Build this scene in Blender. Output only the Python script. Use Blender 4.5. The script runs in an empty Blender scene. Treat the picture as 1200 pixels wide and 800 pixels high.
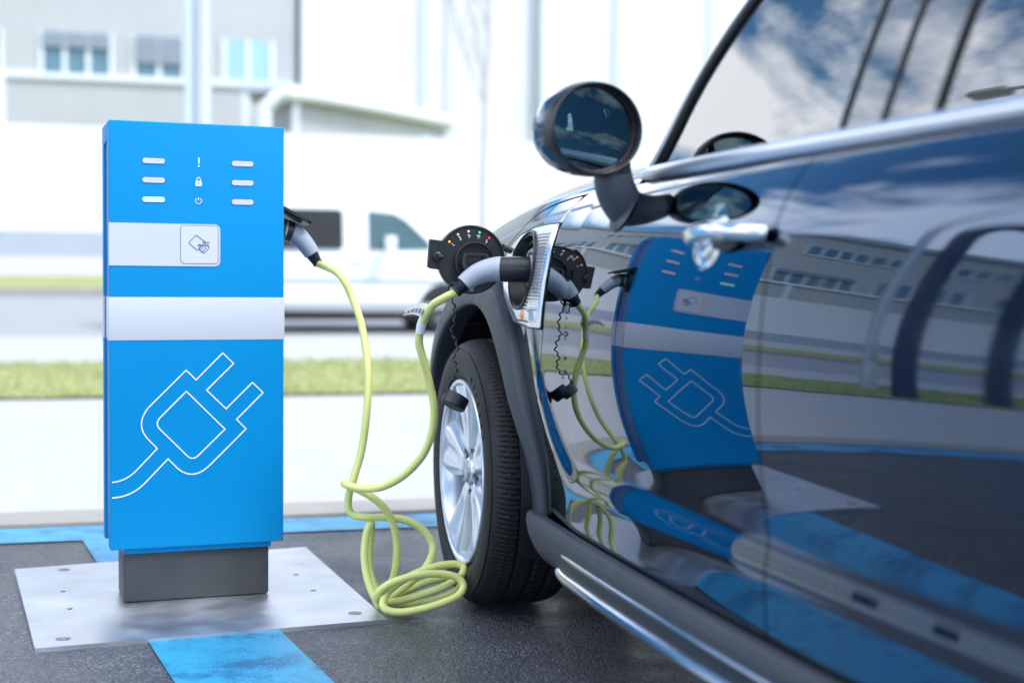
import bpy, math, random
from math import sin, cos, pi, radians, sqrt, atan2, hypot
from mathutils import Vector, Matrix
random.seed(7)
scene = bpy.context.scene
col = scene.collection

# ------------------------------------------------------------------ camera
F = 1667.0; H = .81; PITCH = math.atan(75/F); ROLL = radians(.5)
cr, sr = cos(ROLL), sin(ROLL); cp_, sp_ = cos(PITCH), sin(PITCH)
right = Vector((cr, sr*sp_, sr*cp_)); up = Vector((-sr, cr*sp_, cr*cp_)); fwd = Vector((0, cp_, -sp_))
cam_d = bpy.data.cameras.new('camera'); cam = bpy.data.objects.new('camera', cam_d); col.objects.link(cam)
m = Matrix.Identity(4)
for i in range(3):
    m[i][0] = right[i]; m[i][1] = up[i]; m[i][2] = -fwd[i]
m[2][3] = H
cam.matrix_world = m
cam_d.sensor_width = 36; cam_d.lens = F/1200*36; cam_d.clip_start = .02; cam_d.clip_end = 2000
cam_d.dof.use_dof = True; cam_d.dof.focus_distance = 3.3; cam_d.dof.aperture_fstop = 2.0
scene.camera = cam

def ray(x, y):
    return right*((x-600)/F) + up*(-(y-400)/F) + fwd
def at(x, y, Y, zmin=None):
    """a point seen at photo position (x, y) at distance Y; never below zmin"""
    r = ray(x, y); t = Y/r.y; p = r*t; p.z += H
    if zmin is not None and p.z < zmin:
        t = (zmin-H)/r.z; p = r*t; p.z += H
    return p

# ------------------------------------------------------------------ materials
MATS = {}
def nodes(mat):
    mat.use_nodes = True; nt = mat.node_tree; return nt, nt.nodes, nt.links, nt.nodes['Principled BSDF']
def mat(name, color, rough=.5, metal=0., ior=1.5, coat=0., noise=0., nscale=20., bump=0., bscale=60., rvar=0., emit=None, estr=0., spec=None):
    if name in MATS: return MATS[name]
    m = bpy.data.materials.new(name); nt, N, L, P = nodes(m)
    c = tuple(color)+(1,)
    P.inputs['Base Color'].default_value = c; P.inputs['Roughness'].default_value = rough
    P.inputs['Metallic'].default_value = metal; P.inputs['IOR'].default_value = ior
    P.inputs['Coat Weight'].default_value = coat; P.inputs['Coat Roughness'].default_value = .02
    if spec is not None: P.inputs['Specular IOR Level'].default_value = spec
    tc = N.new('ShaderNodeTexCoord')
    if noise or rvar:
        n = N.new('ShaderNodeTexNoise'); n.inputs['Scale'].default_value = nscale; n.inputs['Detail'].default_value = 6
        L.new(tc.outputs['Object'], n.inputs['Vector'])
        if noise:
            mx = N.new('ShaderNodeMix'); mx.data_type = 'RGBA'
            mx.inputs['A'].default_value = tuple(v*(1-noise) for v in color)+(1,)
            mx.inputs['B'].default_value = tuple(min(1, v*(1+noise)) for v in color)+(1,)
            L.new(n.outputs['Fac'], mx.inputs['Factor']); L.new(mx.outputs['Result'], P.inputs['Base Color'])
        if rvar:
            mr = N.new('ShaderNodeMapRange'); mr.inputs['From Min'].default_value = .3; mr.inputs['From Max'].default_value = .7
            mr.inputs['To Min'].default_value = max(0, rough-rvar); mr.inputs['To Max'].default_value = rough+rvar
            L.new(n.outputs['Fac'], mr.inputs['Value']); L.new(mr.outputs['Result'], P.inputs['Roughness'])
    if bump:
        n2 = N.new('ShaderNodeTexNoise'); n2.inputs['Scale'].default_value = bscale; n2.inputs['Detail'].default_value = 5
        L.new(tc.outputs['Object'], n2.inputs['Vector'])
        b = N.new('ShaderNodeBump'); b.inputs['Strength'].default_value = bump; b.inputs['Distance'].default_value = .002
        L.new(n2.outputs['Fac'], b.inputs['Height']); L.new(b.outputs['Normal'], P.inputs['Normal'])
    if emit: P.inputs['Emission Color'].default_value = tuple(emit)+(1,); P.inputs['Emission Strength'].default_value = estr
    MATS[name] = m; return m

BLUE = mat('station_blue', (.0, .232, .55), .48, noise=.07, nscale=3, bump=.04, bscale=300, spec=.15)
WHITE = mat('station_white', (.54, .56, .64), .4, bump=.04, bscale=300)
LINE = mat('printed_white', (.8, .8, .82), .5)
INK = mat('printed_ink', (.02, .06, .25), .5)
DGREY = mat('pedestal_grey', (.035, .038, .045), .45, noise=.3, nscale=9, bump=.1, bscale=200, rvar=.08)
BLACK = mat('black_plastic', (.012, .013, .018), .42, noise=.25, nscale=30, bump=.15, bscale=500)
RUBBER = mat('tyre_rubber', (.008, .008, .010), .62, noise=.35, nscale=25, bump=.25, bscale=300)
CLAD = mat('cladding_grey', (.034, .039, .054), .5, noise=.1, nscale=14, bump=.3, bscale=900, rvar=.06)
GREYP = mat('plug_grey', (.34, .37, .44), .38, noise=.06, nscale=30, bump=.05, bscale=400)
CHROME = mat('chrome', (.83, .85, .9), .06, 1.0, noise=.03, nscale=5)
SATIN = mat('wheel_silver', (.66, .70, .78), .28, .65, noise=.04, nscale=12, coat=.5)
STEELD = mat('brake_steel', (.25, .25, .27), .4, .9, noise=.2, nscale=30)
CABLE = mat('cable_yellow', (.70, .73, .25), .42, noise=.13, nscale=14, bump=.08, bscale=200)
TRIMG = mat('mirror_grey', (.07, .078, .10), .42, noise=.08, nscale=30, bump=.05, bscale=500)
PAPER = mat('paper', (.75, .77, .82), .6)
DARKIN = mat('interior_dark', (.13, .15, .15), .7, noise=.2, nscale=15, bump=.2, bscale=200)
SEAT = mat('seat_fabric', (.3, .31, .31), .9, noise=.2, nscale=60, bump=.3, bscale=400)
VANW = mat('van_white', (.68, .69, .71), .3, coat=.4, noise=.02, nscale=3)
VANG = mat('van_grey', (.35, .36, .38), .5, noise=.1)
DGLASS = mat('dark_glass', (.01, .014, .020), .03, ior=2.6, noise=.3, nscale=2)
LAMP = mat('lamp_orange', (.8, .25, .05), .25)
LENS = mat('clear_lens', (.65, .72, .8), .08, .6, noise=.25, nscale=60)

def paint():
    m = bpy.data.materials.new('navy_paint'); nt, N, L, P = nodes(m)
    P.inputs['Base Color'].default_value = (.040, .066, .112, 1); P.inputs['Metallic'].default_value = 1.0
    P.inputs['Roughness'].default_value = .015
    P.inputs['Coat Weight'].default_value = .55; P.inputs['Coat Roughness'].default_value = 0.0; P.inputs['Coat IOR'].default_value = 1.5
    tc = N.new('ShaderNodeTexCoord'); n = N.new('ShaderNodeTexNoise'); n.inputs['Scale'].default_value = 3
    L.new(tc.outputs['Object'], n.inputs['Vector'])
    nd = N.new('ShaderNodeTexNoise'); nd.inputs['Scale'].default_value = 9; nd.inputs['Detail'].default_value = 10; nd.inputs['Roughness'].default_value = .75; L.new(tc.outputs['Object'], nd.inputs['Vector'])
    mr = N.new('ShaderNodeMapRange'); mr.inputs['From Min'].default_value = .4; mr.inputs['From Max'].default_value = .7; mr.inputs['To Min'].default_value = .012; mr.inputs['To Max'].default_value = .065
    L.new(nd.outputs['Fac'], mr.inputs['Value']); L.new(mr.outputs['Result'], P.inputs['Roughness'])
    b = N.new('ShaderNodeBump'); b.inputs['Strength'].default_value = .08; b.inputs['Distance'].default_value = .004
    L.new(n.outputs['Fac'], b.inputs['Height']); L.new(b.outputs['Normal'], P.inputs['Normal']); L.new(b.outputs['Normal'], P.inputs['Coat Normal'])
    return m
PAINT = paint()
def glass(name, tint, f0=1.5):
    m = bpy.data.materials.new(name); m.use_nodes = True; nt = m.node_tree; N = nt.nodes; L = nt.links
    N.remove(N['Principled BSDF']); out = N['Material Output']
    t = N.new('ShaderNodeBsdfTransparent'); t.inputs['Color'].default_value = tuple(tint)+(1,)
    g = N.new('ShaderNodeBsdfGlossy'); g.inputs['Roughness'].default_value = 0.01
    fr = N.new('ShaderNodeFresnel'); fr.inputs['IOR'].default_value = f0
    mx = N.new('ShaderNodeMixShader'); L.new(fr.outputs[0], mx.inputs[0]); L.new(t.outputs[0], mx.inputs[1]); L.new(g.outputs[0], mx.inputs[2])
    L.new(mx.outputs[0], out.inputs['Surface']); return m
GLASS = glass('window_glass', (.74, .87, .84), 3.8)
MIRROR = mat('mirror_silver', (.12, .18, .20), .01, 1.0)

def ground_mat(name, base, var, scale, bump, bscale, rough=.8, rvar=.1, wet=0., mask=None):
    m = bpy.data.materials.new(name); nt, N, L, P = nodes(m)
    tc = N.new('ShaderNodeTexCoord')
    n1 = N.new('ShaderNodeTexNoise'); n1.inputs['Scale'].default_value = scale; n1.inputs['Detail'].default_value = 8
    n2 = N.new('ShaderNodeTexNoise'); n2.inputs['Scale'].default_value = bscale; n2.inputs['Detail'].default_value = 3
    n3 = N.new('ShaderNodeTexNoise'); n3.inputs['Scale'].default_value = scale*.12; n3.inputs['Detail'].default_value = 3
    for n in (n1, n2, n3): L.new(tc.outputs['Object'], n.inputs['Vector'])
    cr_ = N.new('ShaderNodeValToRGB'); e = cr_.color_ramp.elements
    e[0].position = .3; e[0].color = tuple(v*(1-var) for v in base)+(1,)
    e[1].position = .7; e[1].color = tuple(v*(1+var) for v in base)+(1,)
    add = N.new('ShaderNodeMix'); add.data_type = 'FLOAT'; add.inputs['Factor'].default_value = .55
    L.new(n1.outputs['Fac'], add.inputs['A']); L.new(n2.outputs['Fac'], add.inputs['B'])
    ad2 = N.new('ShaderNodeMix'); ad2.data_type = 'FLOAT'; ad2.inputs['Factor'].default_value = .25
    L.new(add.outputs['Result'], ad2.inputs['A']); L.new(n3.outputs['Fac'], ad2.inputs['B'])
    L.new(ad2.outputs['Result'], cr_.inputs['Fac']); L.new(cr_.outputs['Color'], P.inputs['Base Color'])
    P.inputs['Roughness'].default_value = rough
    mr = N.new('ShaderNodeMapRange'); mr.inputs['From Min'].default_value = .35; mr.inputs['From Max'].default_value = .65
    mr.inputs['To Min'].default_value = rough-rvar-wet; mr.inputs['To Max'].default_value = rough+rvar
    L.new(n3.outputs['Fac'], mr.inputs['Value']); L.new(mr.outputs['Result'], P.inputs['Roughness'])
    b = N.new('ShaderNodeBump'); b.inputs['Strength'].default_value = bump; b.inputs['Distance'].default_value = .004
    L.new(n2.outputs['Fac'], b.inputs['Height']); L.new(b.outputs['Normal'], P.inputs['Normal'])
    m['_'] = 0
    return m
def asphalt():
    m = bpy.data.materials.new('wet_asphalt'); nt, N, L, P = nodes(m)
    tc = N.new('ShaderNodeTexCoord')
    vo = N.new('ShaderNodeTexVoronoi'); vo.inputs['Scale'].default_value = 180
    n2 = N.new('ShaderNodeTexNoise'); n2.inputs['Scale'].default_value = 260; n2.inputs['Detail'].default_value = 4
    n3 = N.new('ShaderNodeTexNoise'); n3.inputs['Scale'].default_value = 3.5; n3.inputs['Detail'].default_value = 7
    for n in (vo, n2, n3): L.new(tc.outputs['Object'], n.inputs['Vector'])
    hs = N.new('ShaderNodeSeparateColor'); L.new(vo.outputs['Color'], hs.inputs[0])
    r = N.new('ShaderNodeValToRGB'); e = r.color_ramp.elements; e[0].position = 0; e[0].color = (.032, .035, .045, 1); e[1].position = .85; e[1].color = (.092, .098, .118, 1)
    e2 = e.new(.93); e2.color = (.14, .145, .16, 1); e3 = e.new(1.0); e3.color = (.22, .22, .22, 1)
    L.new(hs.outputs[0], r.inputs['Fac'])
    mx = N.new('ShaderNodeMix'); mx.data_type = 'RGBA'; mx.blend_type = 'MULTIPLY'; mx.inputs['Factor'].default_value = 1
    r3 = N.new('ShaderNodeValToRGB'); q = r3.color_ramp.elements; q[0].position = .3; q[0].color = (.72, .72, .74, 1); q[1].position = .7; q[1].color = (1.25, 1.25, 1.28, 1)
    L.new(n3.outputs['Fac'], r3.inputs['Fac']); L.new(r.outputs['Color'], mx.inputs['A']); L.new(r3.outputs['Color'], mx.inputs['B']); L.new(mx.outputs['Result'], P.inputs['Base Color'])
    mr = N.new('ShaderNodeMapRange'); mr.inputs['From Min'].default_value = .35; mr.inputs['From Max'].default_value = .65; mr.inputs['To Min'].default_value = .20; mr.inputs['To Max'].default_value = .54
    L.new(n3.outputs['Fac'], mr.inputs['Value']); L.new(mr.outputs['Result'], P.inputs['Roughness'])
    ad = N.new('ShaderNodeMath'); ad.operation = 'SUBTRACT'; L.new(n2.outputs['Fac'], ad.inputs[0]); L.new(vo.outputs['Distance'], ad.inputs[1])
    b = N.new('ShaderNodeBump'); b.inputs['Strength'].default_value = .9; b.inputs['Distance'].default_value = .004
    L.new(ad.outputs[0], b.inputs['Height']); L.new(b.outputs['Normal'], P.inputs['Normal'])
    return m
ASPH = asphalt()
ROADM = ground_mat('road_asphalt', (.30, .31, .33), .2, 20, .3, 80, .75)
PAVE = ground_mat('pale_pavement', (.42, .415, .41), .1, 6, .2, 90, .8)
KERBM = ground_mat('kerb_stone', (.30, .285, .27), .15, 10, .2, 90, .8)
GRASSM = ground_mat('grass_soil', (.29, .31, .12), .45, 9, .6, 60, .95, .03)
BLADE = mat('grass_blade', (.33, .36, .14), .8, noise=.4, nscale=2)

def worn_paint():
    m = bpy.data.materials.new('worn_blue_paint'); nt, N, L, P = nodes(m)
    tc = N.new('ShaderNodeTexCoord')
    a = N.new('ShaderNodeTexNoise'); a.inputs['Scale'].default_value = 5; a.inputs['Detail'].default_value = 9; a.inputs['Roughness'].default_value = .7
    b = N.new('ShaderNodeTexNoise'); b.inputs['Scale'].default_value = 190; b.inputs['Detail'].default_value = 3
    for n in (a, b): L.new(tc.outputs['Object'], n.inputs['Vector'])
    mth = N.new('ShaderNodeMath'); mth.operation = 'MULTIPLY_ADD'; mth.inputs[1].default_value = .35; L.new(b.outputs['Fac'], mth.inputs[0]); L.new(a.outputs['Fac'], mth.inputs[2])
    r = N.new('ShaderNodeValToRGB'); e = r.color_ramp.elements
    e[0].position = .56; e[0].color = (.012, .12, .27, 1); e[1].position = .66; e[1].color = (.025, .28, .50, 1)
    e2 = r.color_ramp.elements.new(.86); e2.color = (.05, .35, .56, 1)
    L.new(mth.outputs[0], r.inputs['Fac']); L.new(r.outputs['Color'], P.inputs['Base Color'])
    P.inputs['Roughness'].default_value = .42
    bp = N.new('ShaderNodeBump'); bp.inputs['Strength'].default_value = .8; bp.inputs['Distance'].default_value = .0035
    L.new(b.outputs['Fac'], bp.inputs['Height']); L.new(bp.outputs['Normal'], P.inputs['Normal'])
    return m
BPAINT = worn_paint()

def brushed():
    m = bpy.data.materials.new('plate_steel'); nt, N, L, P = nodes(m)
    tc = N.new('ShaderNodeTexCoord'); mp = N.new('ShaderNodeMapping'); mp.inputs['Scale'].default_value = (2, 90, 1)
    L.new(tc.outputs['Object'], mp.inputs['Vector'])
    n = N.new('ShaderNodeTexNoise'); n.inputs['Scale'].default_value = 4; n.inputs['Detail'].default_value = 6; L.new(mp.outputs[0], n.inputs['Vector'])
    n2 = N.new('ShaderNodeTexNoise'); n2.inputs['Scale'].default_value = 7; n2.inputs['Detail'].default_value = 8; L.new(tc.outputs['Object'], n2.inputs['Vector'])
    r = N.new('ShaderNodeValToRGB'); e = r.color_ramp.elements; e[0].position = .35; e[0].color = (.40, .42, .47, 1); e[1].position = .65; e[1].color = (.62, .64, .68, 1)
    L.new(n2.outputs['Fac'], r.inputs['Fac']); L.new(r.outputs['Color'], P.inputs['Base Color'])
    P.inputs['Metallic'].default_value = .85
    mr = N.new('ShaderNodeMapRange'); mr.inputs['From Min'].default_value = .3; mr.inputs['From Max'].default_value = .7; mr.inputs['To Min'].default_value = .26; mr.inputs['To Max'].default_value = .48
    L.new(n2.outputs['Fac'], mr.inputs['Value']); L.new(mr.outputs['Result'], P.inputs['Roughness'])
    b = N.new('ShaderNodeBump'); b.inputs['Strength'].default_value = .12; b.inputs['Distance'].default_value = .001
    L.new(n.outputs['Fac'], b.inputs['Height']); L.new(b.outputs['Normal'], P.inputs['Normal'])
    return m
PLATE = brushed()
def facade(name, color, rib, axis=0):
    m = bpy.data.materials.new(name); nt, N, L, P = nodes(m)
    tc = N.new('ShaderNodeTexCoord'); w = N.new('ShaderNodeTexWave'); w.wave_type = 'BANDS'; w.bands_direction = 'X'
    w.inputs['Scale'].default_value = rib; w.inputs['Distortion'].default_value = 0
    L.new(tc.outputs['Object'], w.inputs['Vector'])
    n = N.new('ShaderNodeTexNoise'); n.inputs['Scale'].default_value = .5; n.inputs['Detail'].default_value = 5; L.new(tc.outputs['Object'], n.inputs['Vector'])
    r = N.new('ShaderNodeValToRGB'); e = r.color_ramp.elements; e[0].position = .3; e[0].color = tuple(v*.9 for v in color)+(1,); e[1].position = .7; e[1].color = tuple(color)+(1,)
    L.new(n.outputs['Fac'], r.inputs['Fac']); L.new(r.outputs['Color'], P.inputs['Base Color'])
    P.inputs['Roughness'].default_value = .5
    b = N.new('ShaderNodeBump'); b.inputs['Strength'].default_value = .7; b.inputs['Distance'].default_value = .03
    L.new(w.outputs['Fac'], b.inputs['Height']); L.new(b.outputs['Normal'], P.inputs['Normal'])
    return m
FACG = facade('ribbed_grey_facade', (.47, .47, .49), 1.6)
FACW = facade('ribbed_white_facade', (.70, .70, .72), 1.2)
FACD = facade('ribbed_beige_facade', (.40, .39, .40), 1.6)
WALLW = mat('barrier_white', (.66, .66, .67), .6, noise=.04, nscale=1)
WALLB = mat('barrier_base', (.34, .37, .43), .7, noise=.1, nscale=2)
FRAMEW = mat('window_frame_white', (.72, .74, .78), .5)
BLIND = mat('window_blind', (.33, .37, .45), .6, noise=.1, nscale=3)
WINB = mat('window_blueglass', (.12, .2, .26), .08, ior=1.6, noise=.4, nscale=.8)
POLEM = mat('galvanised', (.50, .52, .55), .45, .5, noise=.12, nscale=4)
BARK = mat('bark', (.45, .42, .43), .9, noise=.3, nscale=20, bump=.3, bscale=60)
ARCHM = mat('portal_blue', (.03, .05, .10), .4, noise=.1, nscale=5)

# ------------------------------------------------------------------ mesh helpers
def link(name, me, material=None, parent=None, smooth=True, angle=35):
    o = bpy.data.objects.new(name, me); col.objects.link(o)
    if material is not None and len(me.materials) == 0: me.materials.append(material)
    if smooth:
        me.shade_smooth()
        me.set_sharp_from_angle(angle=radians(angle))
    if parent is not None: o.parent = parent
    return o
class MB:
    def __init__(s): s.v = []; s.f = []; s.mi = []; s.cur = 0
    def add(s, vs, fs):
        b = len(s.v); s.v += [tuple(v) for v in vs]; s.f += [tuple(i+b for i in f) for f in fs]; s.mi += [s.cur]*len(fs)
    def box(s, x0, x1, y0, y1, z0, z1, bev=0):
        if not bev:
            s.add([(x0,y0,z0),(x1,y0,z0),(x1,y1,z0),(x0,y1,z0),(x0,y0,z1),(x1,y0,z1),(x1,y1,z1),(x0,y1,z1)],
                  [(0,3,2,1),(4,5,6,7),(0,1,5,4),(1,2,6,5),(2,3,7,6),(3,0,4,7)]); return
        import bmesh
        bm = bmesh.new(); bmesh.ops.create_cube(bm, size=1)
        for v in bm.verts: v.co = Vector(((x0+x1)/2+v.co.x*(x1-x0), (y0+y1)/2+v.co.y*(y1-y0), (z0+z1)/2+v.co.z*(z1-z0)))
        bmesh.ops.bevel(bm, geom=bm.edges[:], offset=bev, segments=3, profile=.5, affect='EDGES')
        bm.verts.index_update(); s.add([v.co[:] for v in bm.verts], [[v.index for v in f.verts] for f in bm.faces]); bm.free()
    def grid(s, nu, nv, fn, cu=False, cv=False, flip=False):
        vs = [fn(i/(nu if cu else nu-1), j/(nv if cv else nv-1)) for i in range(nu) for j in range(nv)]
        fs = []
        for i in range(nu if cu else nu-1):
            for j in range(nv if cv else nv-1):
                a = i*nv+j; b = ((i+1) % nu)*nv+j; c = ((i+1) % nu)*nv+(j+1) % nv; d = i*nv+(j+1) % nv
                fs.append((a,b,c,d) if not flip else (a,d,c,b))
        s.add(vs, fs)
    def fan(s, loop, flip=False):
        n = len(loop); c = [sum(p[k] for p in loop)/n for k in range(3)]
        s.add(list(loop)+[c], [((i, (i+1) % n, n) if not flip else ((i+1) % n, i, n)) for i in range(n)])
    def tube(s, pts, r, seg=12, caps=True, flat=1.0, closed=False):
        pts = [Vector(p) for p in pts]; n = len(pts)
        if not hasattr(r, '__len__'): r = [r]*n
        rings = []; nrm = None
        for i in range(n):
            if closed: t = (pts[(i+1) % n]-pts[i-1]).normalized()
            else: t = (pts[min(i+1, n-1)]-pts[max(i-1, 0)]).normalized()
            if nrm is None:
                a = Vector((0,0,1)) if abs(t.z) < .9 else Vector((1,0,0)); nrm = (a-t*a.dot(t)).normalized()
            else: nrm = (nrm-t*nrm.dot(t)).normalized()
            bn = t.cross(nrm)
            rings.append([pts[i]+(nrm*cos(2*pi*k/seg)*flat+bn*sin(2*pi*k/seg))*r[i] for k in range(seg)])
        vs = [p[:] for rg in rings for p in rg]; fs = []
        for i in range(n if closed else n-1):
            for k in range(seg):
                fs.append((i*seg+k, i*seg+(k+1) % seg, ((i+1) % n)*seg+(k+1) % seg, ((i+1) % n)*seg+k))
        if caps and not closed:
            fs.append(tuple(range(seg))[::-1]); fs.append(tuple((n-1)*seg+k for k in range(seg)))
        s.add(vs, fs)
    def lathe(s, prof, seg, fr, closed=False):
        """prof: list of (radius, axial); fr(r, ang, ax)->point"""
        s.grid(seg, len(prof), lambda u, v: fr(prof[min(len(prof)-1, round(v*(len(prof)-1)))][0], 2*pi*u, prof[min(len(prof)-1, round(v*(len(prof)-1)))][1]), cu=True)
    def prism(s, poly, fn, d0, d1):
        n = len(poly)
        vs = [fn(p, d0) for p in poly]+[fn(p, d1) for p in poly]
        fs = [tuple(range(n)), tuple(range(2*n-1, n-1, -1))]+[(i, i+n, (i+1) % n+n, (i+1) % n) for i in range(n)]
        s.add(vs, fs)
    def mesh(s, name):
        me = bpy.data.meshes.new(name); me.from_pydata(s.v, [], s.f); me.update(); return me
    def build(s, name, material, parent=None, smooth=True, angle=35, fixn=True):
        me = s.mesh(name)
        if fixn:
            import bmesh
            bm = bmesh.new(); bm.from_mesh(me); bmesh.ops.remove_doubles(bm, verts=bm.verts, dist=1e-6); bmesh.ops.recalc_face_normals(bm, faces=bm.faces); bm.to_mesh(me); bm.free()
        return link(name, me, material, parent, smooth, angle)
def empty(name, loc, rz, label, cat, group=None):
    o = bpy.data.objects.new(name, None); col.objects.link(o); o.location = loc; o.rotation_euler = (0,0,rz); o.empty_display_size = .1
    tag(o, label, cat, group); return o
def tag(o, label=None, cat=None, group=None, kind=None):
    if label: o['label'] = label
    if cat: o['category'] = cat
    if group: o['group'] = group
    if kind: o['kind'] = kind
    return o
def spline(xs, ys):
    n = len(xs); h = [xs[i+1]-xs[i] for i in range(n-1)]
    a = [0]*n; b = [1]*n; c = [0]*n; d = [0]*n
    for i in range(1, n-1):
        a[i] = h[i-1]; b[i] = 2*(h[i-1]+h[i]); c[i] = h[i]; d[i] = 6*((ys[i+1]-ys[i])/h[i]-(ys[i]-ys[i-1])/h[i-1])
    for i in range(1, n):
        w = a[i]/b[i-1]; b[i] -= w*c[i-1]; d[i] -= w*d[i-1]
    M = [0]*n; M[-1] = d[-1]/b[-1]
    for i in range(n-2, -1, -1): M[i] = (d[i]-c[i]*M[i+1])/b[i]
    def f(x):
        x = min(max(x, xs[0]), xs[-1]); i = 0
        while i < n-2 and x > xs[i+1]: i += 1
        A = xs[i+1]-x; B = x-xs[i]
        return M[i]*A**3/(6*h[i])+M[i+1]*B**3/(6*h[i])+(ys[i]/h[i]-M[i]*h[i]/6)*A+(ys[i+1]/h[i]-M[i+1]*h[i]/6)*B
    return f
def lin(pts):
    def f(x):
        if x <= pts[0][0]: return pts[0][1]
        for (x0, y0), (x1, y1) in zip(pts, pts[1:]):
            if x <= x1: return y0+(y1-y0)*(x-x0)/(x1-x0)
        return pts[-1][1]
    return f
def smooth_path(pts, k=8):
    P = [Vector(p) for p in pts]; out = []
    for i in range(len(P)-1):
        p0 = P[max(i-1, 0)]; p1 = P[i]; p2 = P[i+1]; p3 = P[min(i+2, len(P)-1)]
        for j in range(k):
            t = j/k
            out.append(.5*((2*p1)+(p2-p0)*t+(2*p0-5*p1+4*p2-p3)*t*t+(3*p1-p0-3*p2+p3)*t**3))
    out.append(P[-1]); return out
def ribbon(mb, pts, w, fn, t=.0008, closed=False):
    """flat line of width w along 2-D pts; fn(x, z, depth) -> point"""
    n = len(pts); L = []; R_ = []
    for i in range(n):
        a = pts[i-1] if (i > 0 or closed) else pts[i]; b = pts[(i+1) % n] if (i < n-1 or closed) else pts[i]; p = pts[i]
        d1 = (p[0]-a[0], p[1]-a[1]); d2 = (b[0]-p[0], b[1]-p[1])
        l1 = hypot(*d1) or 1; l2 = hypot(*d2) or 1
        n1 = (-d1[1]/l1, d1[0]/l1) if hypot(*d1) > 0 else None; n2 = (-d2[1]/l2, d2[0]/l2) if hypot(*d2) > 0 else None
        if n1 is None: n1 = n2
        if n2 is None: n2 = n1
        nx, nz = n1[0]+n2[0], n1[1]+n2[1]; l = hypot(nx, nz) or 1; nx /= l; nz /= l
        k = 1/max(.5, nx*n1[0]+nz*n1[1]); nx *= k*w/2; nz *= k*w/2
        L.append((p[0]+nx, p[1]+nz)); R_.append((p[0]-nx, p[1]-nz))
    for i in range(n if closed else n-1):
        j = (i+1) % n; q = [L[i], L[j], R_[j], R_[i]]
        mb.add([fn(*p, 0) for p in q]+[fn(*p, t) for p in q], [(4,5,6,7), (0,1,5,4), (1,2,6,5), (2,3,7,6), (3,0,4,7)])

# ------------------------------------------------------------------ street frame: a along the street, b away from the camera
SA = radians(15.6); U = Vector((cos(SA), sin(SA), 0)); V = Vector((-sin(SA), cos(SA), 0))
def st(a, b, z=0): return (U.x*a+V.x*b, U.y*a+V.y*b, z)
TZ = lin([(0, 0), (19, 0), (31, .32), (31.2, .40), (36.5, .75), (42, 1.28), (60, 1.3), (1500, 1.3)])
def strip(name, b0, b1, material, dz=0, a0=-700, a1=500, n=12):
    mb = MB(); bs = [b0+(b1-b0)*i/n for i in range(n+1)]
    mb.grid(2, n+1, lambda u, v: st(a0+(a1-a0)*u, b0+(b1-b0)*v, TZ(b0+(b1-b0)*v)+dz))
    return tag(mb.build(name, material, smooth=False), kind='structure')
# one big ground sheet
mb = MB(); bl_ = [-600, -60, 0, 4, 19, 31, 31.2, 36.5, 42, 60, 1500]
mb.grid(2, len(bl_), lambda u, v: st(-1500+3000*u, bl_[round(v*(len(bl_)-1))], TZ(bl_[round(v*(len(bl_)-1))])-.03))
tag(mb.build('ground', GRASSM, smooth=False), kind='structure')
tag(strip('parking_asphalt', -60, 4.75, ASPH, 0, -40, 40, 2), kind='structure')
strip('pavement', 4.77, 9.55, PAVE, .004, -300, 300)
mb = MB(); mb.box(-300, 300, 4.75, 5.0, -.02, .012)
o = mb.build('kerb', KERBM); o.rotation_euler = (0,0,SA); tag(o, kind='structure')
strip('grass_verge', 9.55, 13.1, GRASSM, .02)
strip('cycle_path', 13.1, 18.9, PAVE, .006)
strip('road', 18.9, 31, ROADM, .006)
strip('grass_bank', 31.2, 36.5, GRASSM, .01)
strip('far_road', 36.5, 42, PAVE, .008)
mb = MB(); mb.box(-300, 300, 30.95, 31.25, .1, .50); o = mb.build('kerb', KERBM); o.rotation_euler = (0,0,SA); tag(o, kind='structure')
mb = MB()
for k in range(-12, 8): mb.box(k*9, k*9+4, 24.9, 25.05, TZ(25)+.010, TZ(25)+.014)
o = mb.build('lane_marking', LINE); o.rotation_euler = (0,0,SA); tag(o, kind='structure')
# grass blades on the near verge
mb = MB()
for k in range(26000):
    a = random.uniform(-14, 8); b = random.choice((random.uniform(9.5, 13.15), random.gauss(9.55, .05), random.gauss(13.1, .06))) if k % 3 == 0 else random.uniform(9.5, 13.15); h = random.uniform(.02, .055)*(1.3 if sin(a*1.3)+sin(a*.7+b) > .6 else .8); th = random.uniform(0, pi); w = random.uniform(.004, .01)
    c = st(a, b, .02); dx, dy = cos(th)*w, sin(th)*w; lx, ly = random.gauss(0, .02), random.gauss(0, .02)
    mb.add([(c[0]-dx, c[1]-dy, .02), (c[0]+dx, c[1]+dy, .02), (c[0]+lx, c[1]+ly, .02+h)], [(0,1,2)])
tag(mb.build('grass', BLADE, smooth=False, fixn=False), 'short green grass on the verge between pavement and cycle path', 'grass', kind='stuff')

# blue parking markings (painted on the asphalt)
mb = MB()
mb.grid(60, 2, lambda u, v: st(-30+60*u, 4.47+.25*v, .004))
tag(mb.build('blue_bay_line', BPAINT, smooth=False), kind='structure')
mb = MB()
L0, L1 = Vector((-.62, 2.74)), Vector((-1.376, 4.46)); Ld = (L0-L1).normalized(); Rt0 = Vector((-.334, 2.80)); 
dr = Vector((.39, -.92, 0)).normalized(); a_, b_ = [p+dr*((p.dot(V)-4.468)/-dr.dot(V)) for p in (Vector((-1.376, 4.468, 0)), Vector((-1.09, 4.545, 0)))]
mb.grid(2, 40, lambda u, v: tuple((a_*(1-u)+b_*u+dr*(6.5*v))*1.0+Vector((0,0,.004))))
tag(mb.build('blue_bay_stripe', BPAINT, smooth=False), kind='structure')

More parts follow.
